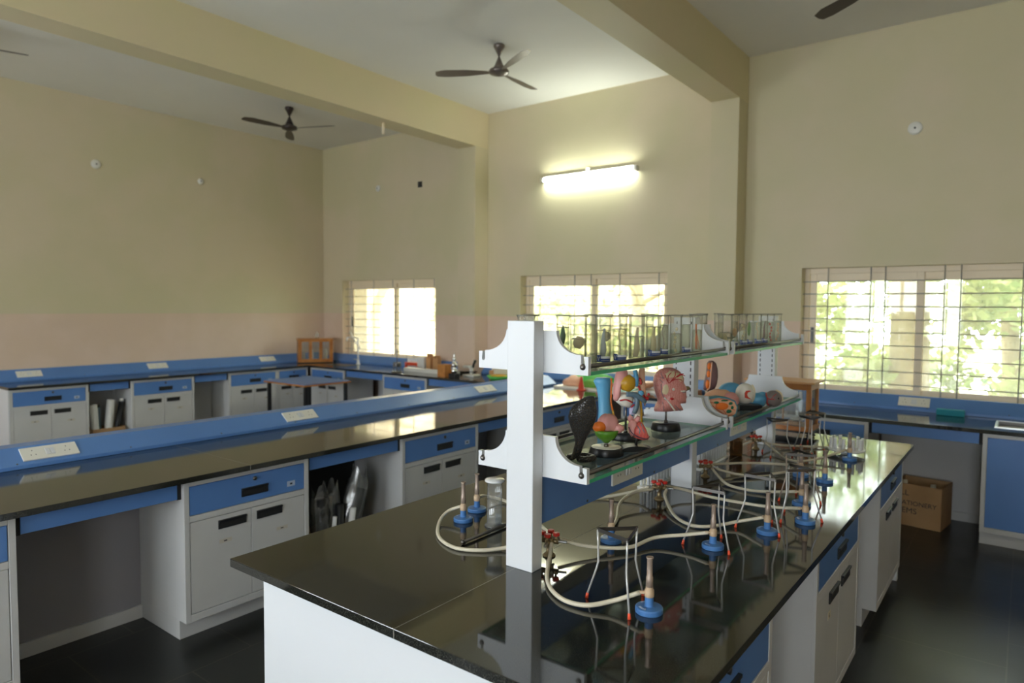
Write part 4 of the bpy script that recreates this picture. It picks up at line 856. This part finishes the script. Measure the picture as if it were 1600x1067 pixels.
MB().lathe([(.03, .05), (.04, .08), (.03, .105), (.018, .115), (.035, .14), (.038, .16), (.02, .185), (.014, .195), (.024, .215), (.022, .235), (.010, .25), (.014, .265), (.010, .285), (0, .29)], 18).build('globes', 'chrome', t)
t = thing('microscope', 'pale compact microscope with black eyepiece by the column', 'microscope', (6.20, 5.36, cz))
MB().box(-.07, .07, -.09, .09, 0, .025).box(-.02, .02, -.02, .02, .025, .10).box(-.03, .03, -.02, .12, .10, .13).build('frame', 'white_plastic', t, .006)
MB().tube([(0, -.02, .11), (0, -.04, .17)], .014, 12).tube([(0, -.045, .165), (0, -.06, .20)], .017, 12).build('eyepiece', 'black_plastic', t); MB().box(-.05, .05, -.05, .05, .055, .062).build('stage', 'black_plastic', t)
t = thing('wooden_stand', 'thin wooden stand with a tapered post behind the microscope', 'stand', (6.42, 5.16, cz)); MB().box(-.05, .05, -.06, .06, 0, .07).lathe([(.02, .07), (.012, .20), (.018, .205), (.010, .26), (0, .265)], 10).build('post', 'pale_wood', t)
tag(MB().box(-.12, .12, -.13, .13, 0, .14).build('carton', 'paper_cream', loc=(6.36, 4.92, cz), bevel=.01), 'cream carton on the window bench left of the near post', 'carton')
t = thing('dish', 'green dish holding a yellow sponge, on the window bench left of the near post', 'dish', (6.10, 4.86, cz)); MB().lathe([(0, 0), (.09, 0), (.14, .05), (.13, .05), (.085, .008), (0, .008)], 24).build('bowl', 'bright_green', t); MB().ball((0, 0, .045), (.10, .10, .022), 16, 8).build('sponge', 'yellow_ochre', t)
# long low tray-like dark object
tag(MB().box(-.03, .03, -.16, .16, 0, .03).build('tray', 'black_plastic', loc=(6.38, 5.62, cz + .0006)), 'long black tray between the glass globes and the microscope', 'tray')
# display models where middle bench meets window bench
t = thing('terrain_model', 'green landscape relief model with a winding red and yellow band', 'model', (6.20, 3.64, cz), .05)
MB().box(-.26, .26, -.34, .34, 0, .018).build('board', 'cream_white', t)
m = MB().ball((.06, .05, .05), (.16, .27, .10), 26, 12, fn=lambda d: .12 * sin(9 * d.x) * cos(8 * d.y)); m.build('hill', 'bright_green', t, clamp=.0185)
MB().ball((-.08, .18, .045), (.12, .12, .075), 16, 10, fn=lambda d: .15 * sin(8 * d.y)).build('sandy_mound', 'peach', t, clamp=.0185)
MB().ball((-.12, -.04, .04), (.09, .10, .055), 16, 10, fn=lambda d: .15 * sin(8 * d.x)).build('yellow_mound', 'grass_green', t, clamp=.0185)
MB().ball((-.13, -.22, .035), (.09, .11, .045), 16, 10, fn=lambda d: .15 * sin(8 * d.x + 1)).build('red_mound', 'skin_pink', t, clamp=.0185)
t = thing('cone_ornament', 'small red cone standing in front of the green landscape model', 'ornament', (5.885, 3.60, cz)); MB().lathe([(.05, 0), (.05, .008), (.035, .01), (.012, .12), (.008, .14), (0, .145)], 18).build('cone', 'bright_red', t)
t = thing('half_shell_model', 'orange half-round dish model on a pale board', 'model', (6.30, 3.10, cz), .1); MB().box(-.16, .16, -.2, .2, 0, .02).build('board', 'cream_white', t); MB().lathe([(0, .02), (.07, .03), (.14, .075), (.15, .085), (0, .085)], 22).build('dish', 'peach', t)
t = thing('tray_model', 'flat pale-green tray model at the bench corner behind the heart', 'model', (5.99, 3.20, cz), .1); MB().box(-.15, .15, -.17, .17, 0, .03).build('tray', 'cream_white', t); MB().box(-.13, .13, -.15, .15, .03, .04).build('insert', 'grass_green', t).data.materials[0] = mat('pale_teal', (.25, .55, .40), .5)
for i, (y, l) in enumerate(((2.66, 'wooden block with a red top behind the organ model'), )): tag(MB().box(-.1, .1, -.16, .16, 0, .05).build('wooden_box', 'wood_grain', loc=(6.25, y, cz)), l, 'box')
# small wooden table by the side wall
t = thing('side_table', 'small wooden-edged table with black metal legs, before the corner cabinets', 'table', (5.19, 7.25, 0))
MB().use('blue_laminate').box(-.34, .34, -.42, .42, .728, .750).use('wood_grain').box(-.35, .35, -.43, .43, .722, .742).build('tabletop', 'wood_grain', t, .002)
for x in (-.30, .30):
    for y in (-.38, .38): MB().box(x - .018, x + .018, y - .018, y + .018, 0, .722).build('leg', 'black_plastic', t)

# ---------------------------------------------------------------- cartons of rolled charts
def open_box(par, w, d, h, th=.006, name='carton', mt='cardboard'):
    MB().box(-w / 2 + th, w / 2 - th, -d / 2, -d / 2 + th, 0, h).box(-w / 2 + th, w / 2 - th, d / 2 - th, d / 2, 0, h).box(-w / 2, -w / 2 + th, -d / 2, d / 2, 0, h).box(w / 2 - th, w / 2, -d / 2, d / 2, 0, h).box(-w / 2 + th, w / 2 - th, -d / 2 + th, d / 2 - th, 0, th).build('body', mt, par)
def roll(label, base, top, r, mt, cap=None, g=None):
    base, top = Vector(base), Vector(top); t = thing('paper_roll', label, 'roll', base, 0, g); d = top - base; u = d.normalized()
    MB().tube([(0, 0, 0), d * .5, d], r, 14).build('sheet', mt, t)
    if cap: MB().tube([d, d + u * .03], r * .8, 12).build('end_cap', cap, t)
t = thing('carton', 'small cardboard box holding white rolls under the side-wall bench', 'box', (3.22, 8.31, 0)); open_box(t, .34, .24, .30)
gg = 'rolled charts in the side-wall box'
for i, (b, tp, r, mt, cp, l) in enumerate([((3.12, 8.28, .02), (3.08, 8.25, .57), .042, 'paper_white', None, 'thick white roll leaning left in the side-wall box'), ((3.17, 8.36, .02), (3.15, 8.33, .53), .034, 'grey_blue', 'black_plastic', 'dark blue-grey roll in the side-wall box'),
  ((3.22, 8.27, .02), (3.27, 8.26, .61), .040, 'paper_white', None, 'tallest white roll in the middle of the side-wall box'), ((3.25, 8.36, .02), (3.33, 8.34, .59), .034, 'paper_white', None, 'thin white roll behind the tallest one in the side-wall box'),
  ((3.29, 8.28, .02), (3.385, 8.27, .58), .028, 'black_plastic', 'paper_white', 'black tube with pale cap leaning right in the side-wall box'), ((3.32, 8.36, .02), (3.39, 8.35, .54), .030, 'paper_cream', None, 'cream roll leaning right behind the black tube')]): roll(l, b, tp, r, mt, cp, gg)
t = thing('carton', 'brown carton of plastic-wrapped rolls under the middle bench', 'box', (2.63, 3.43, 0)); open_box(t, .34, .24, .30)
gg = 'wrapped rolls under the middle bench'
for i, (b, tp, r, mt, l) in enumerate([((2.54, 3.40, .02), (2.50, 3.38, .52), .035, 'black_plastic', 'left dark roll in the plastic-wrapped bundle'), ((2.61, 3.46, .02), (2.60, 3.44, .50), .030, 'paper_cream', 'cream crumpled roll in the middle of the wrapped bundle'),
  ((2.63, 3.37, .02), (2.63, 3.36, .46), .028, 'black_plastic', 'short dark roll in the middle of the wrapped bundle'), ((2.69, 3.42, .02), (2.82, 3.38, .52), .032, 'black_plastic', 'dark roll leaning right inside the clear bag'), ((2.55, 3.36, .02), (2.575, 3.335, .40), .014, 'paper_white', 'white flat strip in front of the left dark roll'), ((2.68, 3.36, .02), (2.72, 3.34, .42), .020, 'paper_white', 'white strip in front of the leaning dark roll')]): roll(l, b, tp, r, mt, None, gg)
def bag(label, loc, r, h, lean, seed):
    rr = random.Random(seed); m = MB(); n, k = 18, 9; vs = []; fs = []
    for i in range(k):
        v = i / (k - 1); z = h * v; q = r * (1 + .25 * sin(pi * v) - .15 * v)
        for j in range(n):
            a = 2 * pi * j / n; w = q * (1 + .22 * (rr.random() - .5) + .10 * sin(5 * a + seed + 3 * v)); vs.append((w * cos(a) + lean * v, w * sin(a) * .8, z + (.03 * (rr.random() - .5) if i else 0) + (.05 * sin(3 * a + seed) if i == k - 1 else 0)))
    for i in range(k - 1):
        for j in range(n): fs.append((i * n + j, i * n + (j + 1) % n, (i + 1) * n + (j + 1) % n, (i + 1) * n + j))
    m.add(vs, fs, True); o = m.build('plastic_bag', 'plastic_film', loc=loc); tag(o, label, 'bag', 'clear bags over the rolls'); return o
bag('clear crumpled bag around the left dark roll under the middle bench', (2.515, 3.40, .26), .055, .30, -.01, 1)
bag('clear crumpled bag around the cream roll under the middle bench', (2.61, 3.43, .28), .055, .28, .01, 5)
bag('largest clear crumpled bag, around the dark roll leaning right', (2.72, 3.40, .26), .065, .36, .10, 3)
t = thing('carton', 'cardboard carton marked stationery items, under the right-hand bench', 'box', (6.20, .60, 0), radians(-8))
open_box(t, .32, .34, .33)
def text(par, s, size, mt, loc, rot, name='writing'):
    c = bpy.data.curves.new(name, 'FONT'); c.body = s; c.size = size; c.extrude = .0004; c.align_x = 'LEFT'; c.materials.append(MATS[mt])
    o = bpy.data.objects.new(name, c); COL.objects.link(o); dg = bpy.context.evaluated_depsgraph_get(); me = bpy.data.meshes.new_from_object(o.evaluated_get(dg)); bpy.data.objects.remove(o)
    q = bpy.data.objects.new(name, me); COL.objects.link(q); q.parent = par; q.location = loc; q.rotation_euler = rot; return q
for s, z, y in (('ALL', .24, .155), ('STATIONERY', .165, .155), ('ITEMS', .10, .155)): text(t, s, .062 if s != 'STATIONERY' else .050, 'ink', (-.1612, y, z), (pi / 2, 0, -pi / 2))
for i, (x, y, h, a) in enumerate(((6.16, .70, .35, .02), (6.13, .54, .34, -.02), (6.2, .50, .33, .03))): tag(MB().tube([(0, 0, 0), (a, a, h - .03)], .018, 8).build('paper_roll', 'paper_cream', loc=(x, y, .012)), ('left', 'middle', 'right')[i] + ' crumpled paper sticking up in the stationery carton', 'paper')

cab = next(o for o in COL.objects if 'number sticker' in o.get('label', '')); dr = [c for c in cab.children if c.name.startswith('door')][0]
st = MB().use('paper_cream').box(.20, .245, -.0068, -.0058, .475, .505).build('sticker', 'paper_cream', dr); text(st, '6', .026, 'ink', (.215, -.0072, .480), (pi / 2, 0, 0), 'number')

# ---------------------------------------------------------------- ceiling fans, tube light, wall fittings
def fan(label, x, y, a0, mt):
    t = thing('ceiling_fan', label, 'fan', (x, y, CEIL))
    MB().lathe([(0, 0), (.050, 0), (.052, -.006), (.052, -.022), (.046, -.030), (.008, -.108)], 20).build('canopy', mt, t)
    MB().tube([(0, 0, -.09), (0, 0, -.16)], .007, 10).build('rod', mt, t)
    MB().lathe([(.008, -.112), (.046, -.196), (.050, -.206), (.044, -.214)], 20).build('lower_canopy', mt, t)
    MB().lathe([(0, -.210), (.05, -.212), (.088, -.228), (.095, -.245), (.088, -.262), (.05, -.275), (.02, -.285), (0, -.287)], 28).build('motor', mt, t)
    for k in range(3):
        a = a0 + 2 * pi * k / 3; u = Vector((cos(a), sin(a), 0)); v = Vector((-sin(a), cos(a), 0)); z = Vector((0, 0, 1))
        pts = [(.085, -.018), (.16, -.032), (.30, -.052), (.50, -.060), (.585, -.050), (.60, -.02), (.59, .03), (.50, .055), (.30, .050), (.16, .032), (.085, .018)]
        vs = [u * p + v * q + z * (-.248 + q * .20 - .006 * 0) for p, q in pts]; vs2 = [w - z * .003 for w in vs]; n = len(vs)
        MB().add(vs + vs2, [tuple(range(n)), tuple(range(2 * n - 1, n - 1, -1))] + [(i, (i + 1) % n, n + (i + 1) % n, n + i) for i in range(n)]).build('blade', mt, t)
vw = .6530
fan('brown ceiling fan between the two beams, above the tube light', 4.945, 3.956, math.atan2(3.96, 4.95) + pi + .42, 'fan_brown')
fan('dark ceiling fan in the bay by the plain side wall', 4.969, 7.261, math.atan2(7.26, 4.97), 'fan_dark')
fan('ceiling fan of which one blade shows at the left picture edge', 1.605, 7.2, -.3, 'fan_dark')
fan('ceiling fan of which one blade shows at the top right', 5.09, .82, .969, 'fan_dark')
t = thing('tube_light', 'glowing white tube light on the middle wall below the beam', 'lamp', (XW, 3.985, 3.19))
MB().box(-.035, -.001, -.60, .60, .012, .042).build('batten', 'white_metal', t)
MB().tube([(-.052, -.585, 0), (-.052, .585, 0)], .014, 14).build('tube', 'tube_glow', t)
for s in (-1, 1): MB().box(-.062, -.001, s * .605 - .018, s * .605 + .018, -.016, .034).build('end_holder', 'white_plastic', t)
MB().box(-.03, -.001, -.02, .02, .05, .085).build('starter', 'white_plastic', t)
def rose(label, loc, rz, r=.05): 
    t = thing('ceiling_rose', label, 'wall fitting', loc, rz)
    MB().tube([(0, -.0005, 0), (0, -.012, 0), (0, -.022, 0)], [r, r, r * .72], 22).build('cover', 'white_plastic', t); MB().tube([(0, -.021, 0), (0, -.026, 0)], .008, 10).build('cord_hole', 'socket_dark', t)
rose('larger round white fitting high on the plain side wall, left', (3.38, YW, 3.35), 0, .055); rose('smaller round white fitting on the plain side wall, right', (4.65, YW, 3.34), 0, .04)
rose('round white fitting on the wall right of the near corner, beside a black hole', (XW, 7.52, 3.40), -pi / 2, .045); rose('round white fitting high above the large right window', (XW, .795, 3.23), -pi / 2, .055)
tag(MB().box(XW - .004, XW - .0005, 6.63, 6.71, 3.33, 3.41).build('switch_hole', 'socket_dark'), 'small square black hole high on the wall left of the column', 'wall fitting')
t = thing('conduit_stub', 'short cream pipe stub hanging under the left ceiling beam', 'pipe', (5.0, 5.60, 3.68)); MB().tube([(0, 0, 0), (0, 0, -.12)], .014, 12).build('pipe', 'sash_cream', t)
t = thing('ceiling_hook', 'small grey fan hook on the ceiling at the far left', 'hook', (3.05, 6.60, CEIL)); MB().lathe([(.03, 0), (.03, -.01), (.01, -.02), (.008, -.05), (0, -.052)], 14).build('hook', 'kneehole_grey', t)

# ---------------------------------------------------------------- outside the windows
tag(B(XW + T, 60, -40, 50, -.45, -.40).build('ground', 'ground_soil'), None, None, kind='structure')
def arch_wall():
    t = thing('arcade', 'pale cream arcade with a round arch outside the first window', 'building', (8.6, 0, 0))
    y0, y1, zc, r = 8.2, 10.0, 1.5, .9
    m = MB().box(0, .25, 6.5 + 3.6, 14, -.4, 3.6).box(0, .25, 7.9, 8.2, -.4, zc)
    pts = [(8.2, zc)] + [(9.1 - .9 * cos(a), zc + .75 * sin(a)) for a in [pi * i / 14 for i in range(15)]] + [(10.1, 3.6), (7.9, 3.6), (7.9, zc)]
    m.prism(pts[1:], lambda u, v, w: (w, u, v), 0, .25); m.build('arch', 'facade_cream', t)
    MB().box(0, .25, 10.0, 14, -.4, 3.6).build('pier', 'facade_cream', t)
arch_wall()
t = thing('long_building', 'long pale cream building wall far outside the middle window', 'building', (17, 0, 0))
m = MB().box(0, .3, 4.6, 30, -.4, 5.0); m.build('wall', 'facade_cream', t)
MB().box(-.5, .4, 4.4, 30.2, 5.0, 5.25).build('roof_edge', 'sash_cream', t)
def tree(label, x, y, h, tr, crown, nleaf, seed, mt, group='trees outside the windows', ls=.16):
    rr = random.Random(seed); t = thing('tree', label, 'tree', (x, y, -.4), 0, group); m = MB()
    m.tube(smooth_path([(0, 0, 0), (.05, .03, h * .3), (-.05, .1, h * .6), (.1, 0, h)], 4), [tr * (1.15 - .55 * i / 12) for i in range(13)], 12)
    for k in range(9):
        a = rr.uniform(0, 2 * pi); z = h * rr.uniform(.3, .95); L_ = rr.uniform(.9, 1.8)
        m.tube(smooth_path([(0, 0, z), (L_ * .5 * cos(a), L_ * .5 * sin(a), z + rr.uniform(.05, .5)), (L_ * cos(a), L_ * sin(a), z + rr.uniform(-.1, .8))], 3), [tr * .35, tr * .3, tr * .26, tr * .22, tr * .18, tr * .14, tr * .08], 7)
    m.build('trunk', 'bark', t)
    f = MB(); vs = []; fs = []
    cl = [(rr.uniform(-1, 1), rr.uniform(-1, 1), rr.uniform(-1, 1), rr.uniform(.25, .5)) for _ in range(34)]
    for i in range(nleaf):
        cx, cy, cz_, cr = rr.choice(cl); d = Vector((rr.gauss(0, 1), rr.gauss(0, 1), rr.gauss(0, 1))).normalized() * cr * rr.uniform(.3, 1)
        p = Vector((cx * crown[0], cy * crown[1], crown[3] + cz_ * crown[2])) + d * crown[0] * .8
        if p.z < .05: continue
        a = Vector((rr.gauss(0, 1), rr.gauss(0, 1), rr.gauss(0, .6))).normalized(); b = a.cross(Vector((rr.gauss(0, 1), rr.gauss(0, 1), rr.gauss(0, 1)))).normalized(); s = ls * rr.uniform(.5, 1.1); k = len(vs)
        vs += [p, p + a * s * .5 + b * s * .28, p + a * s, p + a * s * .5 - b * s * .28]; fs.append((k, k + 1, k + 2, k + 3))
    f.add(vs, fs); f.build('foliage', mt, t)
tree('leafy tree with a thick grey trunk outside the big right window', 9.4, 1.10, 8, .21, (1.3, 2.0, 2.0, 2.7), 6000, 3, 'foliage_light', ls=.19)
tree('dark leafy tree at the right edge of the big window', 10.6, -1.4, 5, .16, (1.7, 1.8, 2.0, 2.2), 9500, 8, 'foliage_blue')
tree('bushy light green tree low outside the big right window', 11.6, .1, 4, .12, (1.6, 2.2, 1.5, 1.3), 7000, 12, 'foliage_light')
tree('light green tree outside the middle window', 12.0, 6.0, 5, .15, (1.8, 2.0, 2.0, 2.6), 3200, 21, 'foliage_light')
tree('light green tree seen through the arch outside the first window', 13.5, 11.2, 5, .15, (1.8, 2.0, 1.8, 2.2), 3200, 31, 'foliage_light')
tree('leafy tree behind the middle window, near its right jamb', 12.5, 3.4, 5, .14, (1.8, 1.8, 2.0, 2.2), 3600, 41, 'foliage_light')
